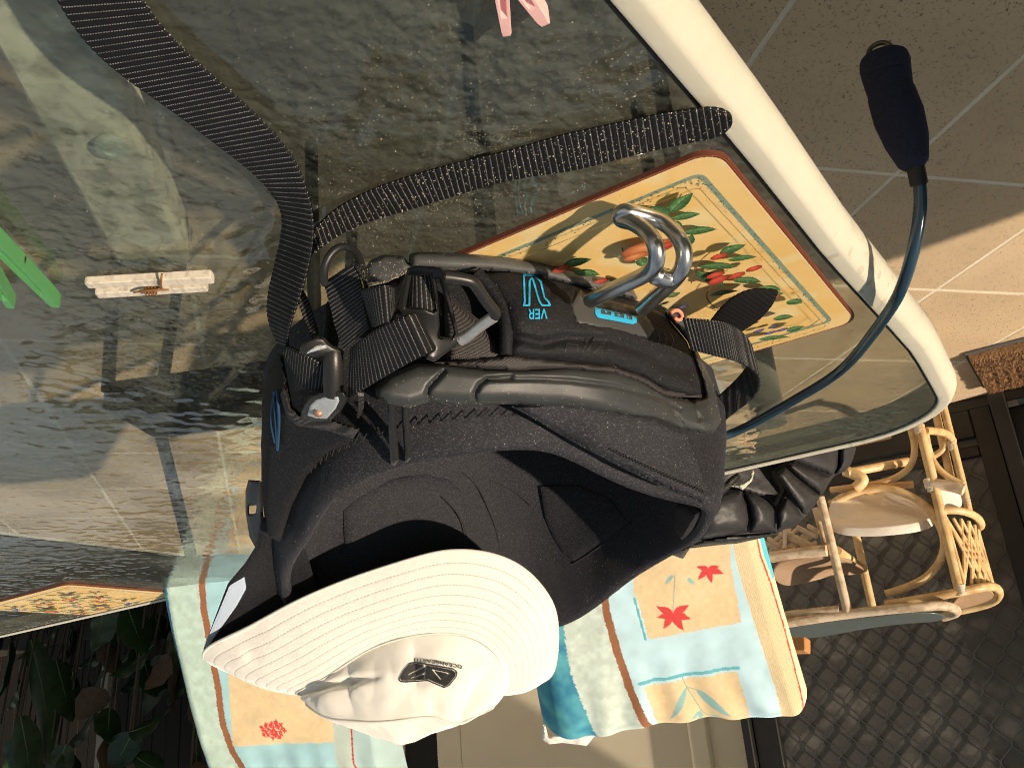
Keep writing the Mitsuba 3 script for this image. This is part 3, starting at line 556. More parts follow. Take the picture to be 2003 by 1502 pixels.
put('hem_band', pad(FR, z5((1400, 1040), (1800, 1000)) + [(1000, 692), (1110, 705), (1200, 716), (1262, 736), (1300, 760), (1372, 772), (1378, 778), (1300, 776), (1250, 748), (1200, 731), (1110, 723), (1000, 727), (880, 716)], 6, .004, .004, 8, .007)[0], 'mesh_cloth', HN, smooth=50)
pip = [(930, 533), (945, 548), (962, 567), (980, 597), (988, 625), (990, 655), (989, 694)]
put('piping_cord', tube(spline(FR(pip, .016), 60), .0040, 12), 'stretch_cover', COV, smooth=True)
for v0 in np.linspace(602, 690, 26): pass
for dx, dy in ((0, 0), (0, 8)):
    line = [(1010, 700 + dy), (1110, 711 + dy), (1200, 721 + dy), (1250, 738 + dy), (1300, 764 + dy), (1345, 774 + dy)]
    q = even(np.c_[spline(np.c_[A3(line), np.zeros(6)], 200)], 5)[:, :2]; P = FR(q, .0125)
    put('stitching', cat([tube(P[i:i + 2] * 1.0, .0004, 5) for i in range(0, len(P) - 1, 2)]), 'thread', HN, kind=None, label=None)
# outlined letter, word and badge
V_out = z6((292, 342), (390, 350), (438, 402), (468, 528), (498, 555), (515, 598), (438, 598), (414, 562), (398, 508), (362, 385), (352, 400), (350, 598), (288, 598), (300, 560))
Pv = Polygon(V_out).buffer(0); put('letter_print', decal(Pv.difference(Pv.buffer(-3.6)), on), 'cyan_ink', COV, label='bright blue outlined letter')
tm = meshkit.text_mesh('VER', 20, .1, bold=True)
v2 = tm.vertices; face_up = np.abs(tm.face_normals[:, 2]) > .9; tf = tm.faces[face_up & (tm.triangles_center[:, 2] > .05)]
x0, x1 = v2[:, 0].min(), v2[:, 0].max()
def textmap(w, h, u0, v0, du, dv, slope):      # baseline start (u0, v0) running along (du, dv), letters standing along slope
    return lambda q: np.c_[u0 + q[:, 0] * du[0] + q[:, 1] * du[1], v0 + q[:, 0] * dv[0] + q[:, 1] * dv[1]]
s_ = 36.5 / (x1 - x0)
uvq = np.c_[1070.5 - (v2[:, 0] - x0) * s_, 604.5 + (v2[:, 0] - x0) * s_ * .02 + v2[:, 1] * .93]
put('word_print', (on(uvq), tf[:, ::-1]), 'cyan_ink', COV, label='bright blue word VER')
plate_px = z6((655, 595), (715, 500), (745, 478), (768, 545), (800, 585), (870, 600), (1175, 668), (1235, 640), (1255, 650), (1338, 780), (1278, 858), (1000, 795), (705, 735))
pm, pinfo = pad(FR, plate_px, 4, .005, .004, 12, .0185, round_=1.5)
PLT = put('hook_plate', pm, 'plate_grey', HN, smooth=45)
frame_px = z6((632, 600), (700, 478), (748, 462), (770, 500), (1240, 612), (1350, 785), (1275, 880), (1000, 815), (700, 760))
put('plate_rim', pad(FR, frame_px, 5, .004, .003, 6, .0165, round_=2)[0], 'black_plastic', HN, smooth=45)
onp = drape(pinfo, FR, .0009)
badge = Polygon(z6((866, 602), (1170, 662), (1182, 690), (1178, 722), (1150, 732), (884, 682), (864, 655))).buffer(1.5)
boxes = [Polygon(z6(*b)) for b in (((904, 622), (985, 640), (982, 668), (902, 655)), ((1006, 645), (1082, 660), (1084, 690), (1010, 676)), ((1102, 664), (1146, 672), (1148, 702), (1106, 694)))]
cuts = [Polygon(z6(*b)) for b in (((935, 628), (952, 632), (952, 650), (935, 647)), ((1030, 660), (1056, 665), (1056, 674), (1030, 669)), ((1112, 678), (1124, 680), (1124, 690), (1112, 688)))]
shape = badge
for b in boxes: shape = shape.difference(b)
for c_ in cuts: shape = shape.union(c_)
put('badge_print', decal(shape, onp, 2.5), 'cyan_ink', PLT, label='bright blue badge with the letters ION')
# thin grey contour lines printed on the cover
for L_ in (z6((620, 960), (640, 890), (720, 900), (725, 960)), z6((760, 960), (800, 840)), z6((800, 950), (860, 830)), z6((850, 965), (950, 850)), z6((1350, 900), (1365, 850), (1350, 790)), z6((1400, 920), (1420, 850), (1400, 800)), z6((1450, 930), (1475, 870), (1455, 810))):
    put('contour_print', decal(LineString(L_).buffer(.55), on, 3), 'plate_grey', COV)
# -- steel hook: one bent rod, hairpin tip resting just over the placemat
hk = lambda u, v, h: tab(u, v, .004 + h * .80)
leg1 = [hk(1154, 589, .046), hk(1175, 578, .049), hk(1225, 555, .053), hk(1268, 533, .056), hk(1284, 508, .055), hk(1281, 478, .047), hk(1262, 452, .034), hk(1232, 434, .022), hk(1214, 428, .016)]
tip = [hk(1212, 420, .014), hk(1222, 414, .014), hk(1240, 417, .015)]
leg2 = [hk(1290, 432, .020), hk(1322, 458, .033), hk(1338, 492, .046), hk(1334, 524, .054), hk(1318, 548, .056), hk(1292, 572, .052), hk(1266, 596, .048), hk(1256, 604, .046)]
put('hook', tube(spline(leg1 + tip + leg2, 200), .0046, 18), 'steel', HN, smooth=True, label='shiny bent steel hook')
put('hook_weld', tube(spline([hk(1272, 532, .0555), hk(1290, 541, .056), hk(1308, 545, .056), hk(1324, 541, .0555)], 20), [.0046] * 4 + [.0056] * 12 + [.0046] * 4, 14), 'steel', HN, smooth=True)
mat('satin_steel', P_(lambda p, n, uv: mikit.mix((.82, .81, .79), (.66, .65, .62), F_(p.x * 300, p.y * 300, p.z * 300))), rough=.42, metal=.85)
mat('black_cloth', (.008, .008, .009), rough=.85, spec=.2)
# -- straps, buckles and rings of the harness
ribbon('long_strap', [(85, -50, .002), (185, 100, .003), (330, 212, .003), (430, 287, .004), (513, 355, .005), (550, 412, .008), (550, 465, .014), (533, 540, .024), (524, 600, .034), (531, 640, .042), (548, 676, .05)],
       [(250, -50, .002), (318, 52, .003), (430, 160, .003), (520, 243, .005), (577, 315, .010), (604, 385, .018), (613, 445, .026), (606, 507, .036), (584, 588, .048), (566, 642, .054), (562, 680, .056)], HN, label='long black ribbed strap with sand stuck to it')
ribbon('strap_turn', [(560, 676, .056), (578, 684, .062), (605, 698, .068), (634, 713, .072), (650, 716, .073)], [(556, 690, .058), (572, 722, .064), (592, 752, .072), (615, 764, .077), (645, 756, .079)], HN, 'webbing_dense', pitch=.0021)
ribbon('strap_return', [(578, 575, .036), (590, 610, .044), (603, 640, .05), (612, 662, .055)], [(592, 566, .034), (604, 590, .04), (614, 625, .048), (622, 655, .055)], HN, 'webbing_dense', pitch=.0021)
ribbon('strap_tail', [(600, 470, .016), (640, 424, .010), (690, 390, .005), (760, 359, .003), (900, 318, .003), (1000, 294, .003), (1100, 265, .003), (1200, 243, .003), (1300, 222, .004), (1380, 211, .006), (1428, 203, .007)],
       [(606, 500, .014), (650, 466, .008), (712, 436, .004), (800, 409, .003), (905, 377, .003), (1004, 350, .003), (1110, 334, .003), (1206, 311, .003), (1310, 286, .004), (1392, 270, .006), (1436, 262, .007)], HN, tip=1.0, label='black strap tail with a rounded end reaching the table rim')
ribbon('ring_loop', z3 if False else [(634, 552, .044), (640, 575, .05), (650, 615, .058), (662, 655, .066), (673, 684, .070)], [(692, 513, .044), (706, 548, .05), (712, 585, .058), (719, 620, .066), (724, 640, .070)], HN, 'webbing_dense', pitch=.0024)
ribbon('ring_loop', [(690, 512, .040), (705, 530, .044), (716, 560, .05), (722, 600, .056)], [(698, 520, .046), (711, 545, .05), (722, 580, .056), (728, 632, .066)], HN, 'webbing_dense', pitch=.0024)
dr_c = [tab(636, 556, .046), tab(634, 528, .042), tab(645, 500, .036), tab(668, 483, .032), tab(690, 488, .034), tab(703, 506, .040), tab(708, 524, .046)]
put('d_ring', tube(spline(dr_c, 60), .0021, 12), 'black_plastic', HN, smooth=True, label='black metal ring at the end of a webbing loop')
ribbon('buckle_strap', [(708, 566, .060), (730, 562, .066), (752, 558, .068), (768, 562, .064)], [(731, 640, .072), (742, 636, .076), (756, 630, .076), (770, 622, .070)], HN, 'webbing_dense', pitch=.0021)
ribbon('slot_strap', [(797, 541, .048), (815, 537, .052), (836, 538, .053), (848, 545, .049)], [(790, 603, .058), (812, 601, .064), (838, 606, .065), (860, 618, .058)], HN, 'webbing_dense', pitch=.0021)
ribbon('side_strap', [(812, 612, .072), (798, 617, .076), (762, 630, .076), (722, 653, .074), (688, 680, .070)], [(848, 684, .082), (836, 690, .085), (808, 705, .086), (742, 743, .088), (684, 777, .088)], HN, 'webbing', pitch=.0033)
ribbon('side_strap', [(700, 770, .094), (700, 790, .094), (697, 812, .09)], [(712, 772, .094), (712, 792, .094), (702, 816, .09)], HN, 'webbing_dense', pitch=.0021)
# ladder lock buckle
bk = Polygon(z5((1075, 650), (1190, 300), (1250, 278), (1450, 288), (1480, 320), (1605, 880), (1400, 1035), (1330, 1010), (1330, 960), (1390, 925), (1345, 860), (1240, 690), (1130, 672)),
             [z5((1218, 362), (1362, 352), (1424, 620), (1396, 640), (1330, 612), (1178, 604)), z5((1412, 385), (1438, 383), (1556, 800), (1538, 846), (1446, 834), (1436, 650))])
BS_ = surface([(760, 620, .060), (800, 525, .050), (865, 522, .052), (900, 668, .070), (850, 705, .082), (830, 620, .064)])
uv, tri, d, ne = mesh_in(bk, 3.2)
def solid_px(S, P, step, lo, hi, edge):
    uv, tri, d, ne = mesh_in(P, step); t = np.clip(d / edge, 0, 1); top = lo + (hi - lo) * (.45 + .55 * np.sqrt(1 - (1 - t) ** 2)); n = len(uv)
    f = [tri[:, ::-1], tri + n]; o = 0
    for r in [P.exterior, *P.interiors]:
        m = int(max(8, int(r.length / step))); k = np.arange(m); k1 = (k + 1) % m
        f += [np.stack([k + o, k1 + o, k1 + o + n], 1), np.stack([k + o, k1 + o + n, k + o + n], 1)]; o += m
    return np.vstack([S(uv, top), S(uv, lo)]), np.vstack(f)
BK = put('ladder_buckle', solid_px(BS_, bk, 3.0, .004, .0105, 8), 'black_plastic', HN, smooth=50, label='black moulded buckle')
put('tongue', solid_px(BS_, Polygon(z5((1190, 640), (1340, 625), (1400, 680), (1430, 830), (1395, 905), (1340, 870), (1290, 760))), 4, -.004, .005, 10), 'black_plastic', BK, smooth=50)
rr = [(868, 541), (886, 543), (915, 548), (924, 552), (938, 570), (958, 598), (968, 612), (967, 619), (950, 630), (930, 645), (910, 660), (899, 666)]
hh = lambda u, v: .058 + (v - 540) * .0001
put('release_ring', tube(spline([tab(u, v, hh(u, v) + .012) for u, v in rr[:8]], 80), .0030, 12), 'black_plastic', HN, smooth=True)
put('release_ring', tube(spline([tab(u, v, hh(u, v) + .012) for u, v in rr[7:]], 50), .0030, 12), 'satin_steel', HN, smooth=True, label='bare steel side of the release ring')
for u, v in ((874, 542), (900, 664)): put('glint_bead', lathe([(0, -.0012), (.0012, -.001), (.0015, 0), (.0012, .001), (0, .0012)], 12, tab(u, v, hh(u, v) + .0125)), 'glint_gilt', HN, smooth=True)  # tiny gold beads added in place of glints on the ring
# roller with two end caps
RO = surface([(585, 660, .058), (670, 690, .064), (640, 720, .072), (590, 810, .082), (680, 770, .084)])
capA = z5((338, 965), (352, 905), (400, 862), (470, 832), (540, 838), (575, 880), (690, 945), (692, 975), (560, 985), (470, 1000), (395, 985))
capB = z5((352, 1480), (352, 1420), (380, 1350), (430, 1295), (520, 1262), (640, 1245), (700, 1262), (722, 1300), (715, 1340), (670, 1420), (600, 1485), (480, 1500))
CA = put('roller_cap', solid_px(RO, Polygon(capA), 3, .004, .012, 9), 'black_plastic', HN, smooth=50)
put('cap_plate', solid_px(RO, Polygon(z5((398, 970), (425, 935), (480, 905), (552, 895), (558, 925), (480, 945))), 3, .0115, .0135, 3), 'plate_metal', CA, smooth=40)
CB = put('roller_cap', solid_px(RO, Polygon(capB), 3, .004, .014, 10), 'black_plastic', HN, smooth=50)
put('cap_plate', solid_px(RO, Polygon(z5((404, 1452), (428, 1372), (470, 1330), (555, 1302), (645, 1304), (657, 1335), (628, 1398), (556, 1478), (472, 1474))), 3, .0135, .0155, 3), 'plate_metal', CB, smooth=40, label='bright metal plate with a rusty rivet')
pr_ = RO([(623, 806)], .0155)[0]; put('rivet', lathe([(0, .0012), (.0012, .0014), (.0024, .0008), (.0030, .0002), (.003, -.001)], 16, pr_, EYE - pr_), 'rusty_rivet', CB, smooth=50)
put('roller', tube([RO([(651, 690)], .006)[0], RO([(652, 720)], .008)[0], RO([(652, 770)], .008)[0]], .0058, 18), 'black_plastic', HN, smooth=50)
# right hand side: loop strap, flat tail, lower loop, coral pull ring
ribbon('loop_strap', [(1335, 622, .050), (1410, 630, .054), (1455, 655, .050), (1471, 688, .044), (1462, 714, .036), (1443, 738, .034), (1404, 775, .034)],
       [(1352, 684, .062), (1418, 701, .067), (1460, 716, .066), (1482, 735, .060), (1486, 752, .052), (1473, 779, .047), (1436, 808, .047), (1406, 834, .047)], HN, 'webbing_dense', pitch=.0024, label='black webbing loop at the right end of the spreader pad')
ribbon('flat_tail', [(1385, 632, .022), (1432, 582, .018), (1470, 566, .016), (1512, 563, .016)], [(1440, 655, .030), (1488, 622, .026), (1514, 592, .022), (1528, 574, .018)], HN, 'black_cloth', tip=.15)
ribbon('lower_loop', [(1403, 812, .052), (1414, 858, .054), (1401, 905, .056), (1368, 942, .064)], [(1398, 850, .062), (1389, 872, .064), (1374, 892, .066), (1352, 915, .074)], HN, 'webbing_dense', pitch=.0024)
cc = FR([(1313, 612), (1322, 607), (1332, 612), (1334, 620), (1327, 626), (1319, 621)], .024)
put('pull_ring', tube(spline(cc, 30), .0013, 8), 'coral_cord', HN, smooth=True, label='small coral coloured pull loop')
put('pull_tab', pad(FR, [(1300, 608), (1318, 602), (1340, 614), (1356, 650), (1348, 662), (1322, 636)], 5, .003, .003, 6, .014)[0], 'plate_grey', HN, smooth=40)
# right flap of the belt over the tongue, side wing, side cover
FL = surface([(1050, 800, .091), (1092, 848, .100), (1200, 907, .116), (1300, 950, .130), (1391, 988, .142), (1340, 850, .097), (1360, 890, .110), (1200, 815, .091), (1180, 860, .105)])
put('belt_flap', pad(FL, [(1000, 795), (1050, 822), (1092, 848), (1150, 880), (1200, 906), (1260, 936), (1320, 963), (1392, 992), (1378, 945), (1358, 890), (1338, 842), (1280, 815), (1180, 795), (1080, 785)], 7, .005, .004, 22, .004)[0], 'neoprene', HN, smooth=50)
zz = even(np.c_[spline(np.c_[A3([(1190, 880), (1250, 908), (1320, 940), (1382, 966)]), np.zeros(4)], 100)], 3.4)[:, :2]; zz = zz + A3([.42, -.9]) * (np.arange(len(zz)) % 2)[:, None] * 5
put('zigzag_stitch', tube(FL(zz, .0142), .00045, 5), 'thread', HN)
def rim_px(i): return RM[i % NB]
k0, k1 = int(2.1 / 16 * NB), int(5.2 / 16 * NB)
def outer(i, t, off): 
    i = i % NB; return BS[i] * (1 - t) + RM[i] * t + nr[i] * (.004 + .008 * math.sin(t * math.pi) + off)
zz = [outer(i, .80 + .05 * (j % 2), .0035) for j, i in enumerate(range(k0, k1, 1))]
put('zigzag_stitch', tube(zz, .00045, 5), 'thread', HN)
for tt in (.60,): put('seam', tube([outer(i, tt, .003) for i in range(k0, k1 + 30)], .0006, 5), 'thread', HN)
wing = surface([(650, 960, .108), (560, 780, .075), (600, 830, .085), (515, 760, .055), (515, 900, .085), (525, 1000, .105), (690, 850, .098), (590, 700, .060), (640, 900, .100)])
put('side_wing', pad(wing, z5((215, 980), (290, 1380), (360, 1440), (600, 1500)) + [(700, 838), (690, 862), (640, 885), (600, 930), (570, 990), (548, 1060), (525, 1050), (516, 980), (518, 880), (512, 790), (522, 730), (545, 690)], 7, .005, .006, 24, -.008, lambda uv, d: .0030 * (meshkit.fbm(np.c_[uv / 55, uv[:, 0] * 0], 2, 6) - .5))[0], 'stretch_cover', HN, smooth=50)
put('wing_hem', pad(wing, [(556, 756), (568, 798), (585, 812), (640, 818), (704, 838), (690, 858), (640, 842), (580, 832), (560, 815), (548, 770)], 4, .003, .003, 5, .0035)[0], 'mesh_cloth', HN, smooth=50)
for L_ in (((535, 765), (538, 800), (541, 850), (543, 880)), ((541, 762), (545, 800), (545, 850), (543, 880)), ((538, 765), (531, 820), (538, 865))):
    put('wing_print', tube(spline(wing(L_, .0085), 30), .0009, 6), 'navy_ink', HN)
# left rear wing with a pale lining strip, small side buckle with a square slot
def y_surface(ctrl):
    f = RBFInterpolator(A3(ctrl, float)[:, :2] / 100, A3(ctrl, float)[:, 2], kernel='thin_plate_spline', smoothing=1e-5)
    def at(uv, d=0.0):
        uv = np.atleast_2d(A3(uv, float)); P = A3([dep(u, v, k) for (u, v), k in zip(uv, f(uv / 100))]); e = EYE - P
        return P + e / np.linalg.norm(e, axis=1, keepdims=True) * np.broadcast_to(d, len(uv))[:, None]
    return at
RW = y_surface([(515, 1000, .70), (440, 1135, .79), (398, 1275, .95), (560, 1200, .92), (600, 1120, .84), (560, 1040, .75)])
put('rear_wing', pad(RW, [(512, 1010), (505, 1060), (480, 1100), (446, 1140), (425, 1195), (398, 1268), (400, 1282), (470, 1245), (560, 1200), (620, 1150), (600, 1080), (560, 1020)], 8, .004, .002, 14, .0)[0], 'stretch_cover', HN, smooth=50)
mat('pale_lining', (.42, .50, .62), rough=.7)
put('lining_strip', pad(RW, [(478, 1128), (482, 1150), (462, 1186), (436, 1222), (404, 1268), (400, 1262), (426, 1200), (449, 1145)], 5, .001, .0006, 4, .0068)[0], 'pale_lining', HN, label='pale blue grey lining strip', smooth=50)
SB = surface([(480, 945, .07), (520, 945, .075), (485, 1000, .082), (520, 1060, .10)])
sb = Polygon([(486, 938), (511, 940), (513, 965), (516, 1020), (512, 1060), (500, 1072), (488, 1050), (480, 1000), (480, 960)], [[(487.5, 989), (502, 988), (500, 1004), (487, 1005)]])
put('side_buckle', solid_px(SB, sb, 3.4, .0, .008, 8), 'black_plastic', HN, smooth=50)
for u in (763, 790):
    q = [(u, 790), (u + 3, 830), (u + 6, 870), (u + 9, 905)]; S2 = surface([(700, 790, .088), (900, 790, .088), (700, 905, .107), (900, 875, .107), (780, 850, .098)])
    put('elastic_tab', pad(S2, [(u - 6, 788), (u + 9, 788), (u + 18, 900), (u + 8, 912), (u, 905)], 5, .002, .002, 5, .004)[0], 'black_plastic' if u < 770 else 'webbing', HN, smooth=50) if u < 770 else put('elastic_tab', pad(S2, [(u - 6, 788), (u + 9, 788), (u + 14, 895), (u + 6, 905), (u + 2, 905)], 5, .002, .002, 5, .004)[0], 'black_plastic', HN, smooth=50)

# ---------------------------------------------------------------- dark blue leash hanging over the table edge
mat('cord_blue', P_(lambda p, n, uv: mikit.mix((.012, .035, .062), (.018, .055, .085), N_(p.x * 60, p.y * 60, p.z * 60))), rough=.16, spec=.6, clearcoat=.5)
mat('foam_navy', P_(lambda p, n, uv: mikit.mix((.010, .013, .032), (.020, .024, .05), N_(p.x * 700, p.y * 700, p.z * 700))), rough=.85, bump=knit(1200, 1), bscale=.0003)
LE = thing('safety_leash', 'dark blue tubed leash with a foam grip reaching out over the tiles', 'leash')
cp = [tab(1300, 880, .030), tab(1365, 868, .020), tab(1430, 848, .010), tab(1500, 813, .0065), tab(1570, 773, .006), tab(1640, 728, .0065), tab(1700, 662, .009), tab(1742, 604, .012), dep(1772, 540, .545), dep(1793, 460, .522), dep(1801, 390, .510), dep(1796, 340, .503)]
cs = spline(cp, 160); put('cord', tube(cs, .0043, 14), 'cord_blue', LE, smooth=True)
put('sleeve', tube(cs[62:82], [.0046] * 2 + [.0049] * 16 + [.0046] * 2, 14), 'black_rubber', LE, smooth=True) if False else None
put('collar', tube(spline([dep(1798, 362, .506), dep(1790, 322, .500)], 12), .0056, 14), 'black_rubber', LE, smooth=40)
gp = spline([dep(1790, 330, .500), dep(1778, 290, .498), dep(1762, 240, .496), dep(1745, 190, .494), dep(1733, 140, .492), dep(1728, 112, .491)], 70)
s = np.linspace(0, 1, 70); gr = np.interp(s, [0, .05, .25, .45, .62, .68, .9, .97, 1], [.0055, .0095, .0138, .0158, .0152, .0148, .0162, .0155, .012])
for c0 in (.66, .69, .72, .75, .78): gr = gr - .0008 * np.exp(-((s - c0) / .008) ** 2)
put('foam_grip', tube(gp, gr, 28), 'foam_navy', LE, smooth=50)
mat('dull_metal', (.16, .14, .11), rough=.35, metal=.9)
rc_ = dep(1722, 104, .489); e1, e2 = unit(gp[-1] - gp[-6]), unit(np.cross(gp[-1] - gp[-6], EYE - rc_))
put('end_ring', tube([rc_ + .0075 * math.cos(a) * e1 + .0075 * math.sin(a) * e2 for a in np.linspace(0, 2 * np.pi, 33)[:-1]], .0017, 10, closed=True), 'dull_metal', LE, smooth=True)

# ---------------------------------------------------------------- sun hat on the harness
mat('hat_cloth', P_(lambda p, n, uv: mikit.mix((.84, .82, .76), (.78, .75, .68), F_(p.x * 40, p.y * 40, p.z * 40))), rough=.85, spec=.2, sheen=.2, bump=P_(lambda p, n, uv: N_(p.x * 1400, p.y * 1400, p.z * 1400)), bscale=.00008)
mat('hat_brim', P_(lambda p, n, uv: mikit.mix((.84, .81, .75), (.38, .35, .31), .75 * mikit.smoothstep(.93, .99, dr.cos(uv.y * 2 * math.pi * 9)) * mikit.smoothstep(-.95, -.3, dr.sin(uv.x * 1500)) * mikit.smoothstep(.04, .06, uv.y) * (1 - mikit.smoothstep(.96, .98, uv.y)))), rough=.85, spec=.2, bump=P_(lambda p, n, uv: .5 - .5 * dr.cos(uv.y * 2 * math.pi * 9) ** 8 if False else N_(uv.x * 300, uv.y * 40) * .4 - .6 * mikit.smoothstep(.7, 1.0, dr.cos(uv.y * 2 * math.pi * 9))), bscale=.0006)
mat('hat_ink', (.012, .012, .012), rough=.7)
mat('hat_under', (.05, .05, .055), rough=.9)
HT = thing('bucket_hat', 'cream bucket hat with a stitched brim lying on top of the harness', 'hat')
hd = lambda u, v, y: dep(u, v, .805 + (y - .648) * .74)
brim = [hd(398, 1280, .80), hd(470, 1236, .745), hd(575, 1180, .70), hd(700, 1128, .672), hd(800, 1096, .655), hd(875, 1079, .648), hd(950, 1083, .65), hd(1018, 1110, .665), hd(1066, 1158, .69), hd(1089, 1215, .73), hd(1086, 1300, .78), hd(1060, 1335, .85), hd(990, 1348, .93), hd(850, 1335, 1.0), hd(700, 1335, 1.01), hd(560, 1345, .97), hd(455, 1318, .88)]
crown = [hd(585, 1352, .80), hd(620, 1335, .775), hd(668, 1306, .75), hd(724, 1271, .73), hd(799, 1246, .715), hd(867, 1239, .712), hd(915, 1245, .716), hd(949, 1262, .728), hd(975, 1290, .745), hd(988, 1335, .785), hd(975, 1352, .83), hd(930, 1350, .875), hd(850, 1345, .90), hd(750, 1345, .905), hd(670, 1352, .89), hd(620, 1358, .86), hd(590, 1358, .83)]
NH = 420
BR, CR = spline(brim, NH, closed=True), spline(crown, NH, closed=True)
def ang_match(A, B):
    "rotate B's samples so that it starts nearest to A's start"
    k = np.argmin([np.linalg.norm(np.roll(B, -i, 0) - A) for i in range(0, NH, 6)]) * 6; return np.roll(B, -k, 0)
CR = ang_match(BR, CR)
tt = np.linspace(0, 1, 46); rows = []
dn = unit(np.cross(CR[100] - CR.mean(0), CR[0] - CR.mean(0))); dn = dn if dn[2] > 0 else -dn
ia = np.arange(NH) / NH
for t in tt:
    P = BR * (1 - t) + CR * t
    P = P + V(0, 0, 1) * (.006 * math.sin(t * math.pi)) + dn * (.0022 * (meshkit.fbm(P * 30, 3, 3) - .5) * math.sin(min(1, t * 3) * math.pi / 2) + .0042 * (meshkit.noise(P * [60, 60, 60], 6) - .5) * np.exp(-((proj(P)[:, 0] - 455) / 60) ** 2))[:, None]
    rows.append(P)
R = np.stack(rows, 0); v, f = loft(R, True, False); uvb = np.stack([np.broadcast_to(ia, R.shape[:2]), np.broadcast_to(1 - tt[:, None], R.shape[:2])], -1).reshape(-1, 2)
put('brim', (v, f), 'hat_brim', HT, smooth=True, uv=uvb)
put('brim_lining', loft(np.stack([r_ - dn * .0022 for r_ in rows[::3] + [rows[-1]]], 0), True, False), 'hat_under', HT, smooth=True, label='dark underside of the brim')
put('brim_edge', tube(BR - dn * .001, .0016, 8, closed=True), 'hat_cloth', HT, smooth=True)
# crown
top = [hd(600, 1376, .80), hd(630, 1398, .775), hd(680, 1408, .755), hd(740, 1410, .74), hd(800, 1404, .732), hd(850, 1402, .735), hd(880, 1412, .742), hd(905, 1412, .75), hd(935, 1396, .765), hd(960, 1382, .79), hd(960, 1385, .83), hd(925, 1400, .86), hd(860, 1412, .875), hd(760, 1416, .88), hd(690, 1412, .87), hd(630, 1398, .85), hd(602, 1378, .82)]
TP = ang_match(CR, spline(top, NH, closed=True)); cen = TP.mean(0) + V(0, 0, .010)
hc = CR.mean(0); rows = []
def out(P): d = P - hc; d[:, 2] = 0; return d / np.maximum(np.linalg.norm(d, axis=1, keepdims=True), 1e-9)
pxc = proj(CR * .5 + TP * .5)
for t in np.linspace(0, 1, 40):
    P = CR * (1 - t) + TP * t; b = math.sin(t * math.pi)
    w = (meshkit.fbm(P * [24, 24, 24], 2, 21) - .5) * .013 + (np.abs(meshkit.noise(P * [30, 30, 9], 4) - .5) - .2) * .022 + (np.abs(meshkit.noise(P * [55, 55, 24], 8) - .5) - .2) * .007 + (meshkit.fbm(P * 60, 2, 8) - .5) * .004
    px = proj(P)
    cr1 = -.011 * np.exp(-(((px[:, 0] - 925) * .85 + (px[:, 1] - 1370) * .3) / 9) ** 2) * np.clip((px[:, 1] - 1300) / 60, 0, 1)
    cr1 += .006 * np.exp(-(((px[:, 0] - 955) * .85 + (px[:, 1] - 1370) * .3) / 16) ** 2)
    cr2 = -.012 * np.exp(-(((px[:, 1] - 1342) + (px[:, 0] - 640) * .18) / 8) ** 2) * np.clip((760 - px[:, 0]) / 80, 0, 1)
    cr3 = -.008 * np.exp(-(((px[:, 0] - 850) * .9 + (px[:, 1] - 1385) * -.2) / 12) ** 2) * np.clip((px[:, 1] - 1345) / 50, 0, 1)
    rows.append(P + out(P) * (.007 * b + w * b + (cr1 + cr2 + cr3) * min(1, b * 2))[:, None])
for s_ in (.93, .8, .6, .4, .2, .04):
    P = cen + (TP - cen) * s_ + V(0, 0, .013 * (1 - s_ ** 2)); P = P + V(0, 0, 1) * ((meshkit.fbm(P * 40, 3, 2) - .5) * .012)[:, None]; rows.append(P)
cv, cf = loft(np.stack(rows, 0), True, True)
put('crown', (cv, cf), 'hat_cloth', HT, smooth=True)
seam_i = 39; put('crown_seam', tube(rows[seam_i] + V(0, 0, .0006), .0013, 6, closed=True), 'hat_cloth', HT, smooth=True)
put('brim_seam', tube(rows[0] + out(rows[0]) * .0012, .0010, 6, closed=True), 'hat_cloth', HT, smooth=True)
# badge printed on the crown front
fr = np.vstack(rows[:40]); pf = proj(fr); keep = (np.linalg.norm(fr - EYE, axis=1) < np.linalg.norm(hc - EYE) - .01); pf, fr = pf[keep], fr[keep]
LI = [LinearNDInterpolator(pf, fr[:, k]) for k in range(3)]
def onhat(q):
    q = A3(q); P = np.stack([L(q) for L in LI], 1); e = EYE - P; return P + e / np.linalg.norm(e, axis=1, keepdims=True) * .0014
z4 = lambda *p: [(350 + x / 2.671, 1050 + y / 2.671) for x, y in p]
lg = Polygon(z4((1150, 745), (1172, 700), (1205, 662), (1235, 655), (1435, 690), (1452, 705), (1448, 728), (1410, 775), (1385, 785), (1300, 748), (1185, 757), (1160, 755))).buffer(1.2)
ring_ = lg.difference(lg.buffer(-2.0)); core = lg.buffer(-3.6)
eh = [LineString(z4((1200, 720), (1290, 672))).buffer(1.4), LineString(z4((1215, 738), (1285, 712))).buffer(1.2), LineString(z4((1290, 672), (1282, 738))).buffer(1.2)]
tri_ = Polygon(z4((1320, 690), (1420, 712), (1370, 750))); tri_ = tri_.difference(tri_.buffer(-2.2))
for e_ in eh + [tri_]: core = core.difference(e_)
put('badge_print', decal(ring_.union(core), onhat, 3), 'hat_ink', HT, label='black two part badge printed on the crown')
tm = meshkit.text_mesh('OCEAN&EARTH', 20, .1, bold=True); v2 = tm.vertices; tf = tm.faces[(np.abs(tm.face_normals[:, 2]) > .9) & (tm.triangles_center[:, 2] > .05)]
x0, x1 = v2[:, 0].min(), v2[:, 0].max(); fx = (v2[:, 0] - x0) / (x1 - x0)
uq = np.c_[904 - fx * 94, 1304.5 - fx * 15 - 1.5 * np.sin(fx * np.pi) + (v2[:, 1] - 10) * .34]
put('word_print', (onhat(uq), tf[:, ::-1]), 'hat_ink', HT, label='small black word OCEAN&EARTH over the badge')
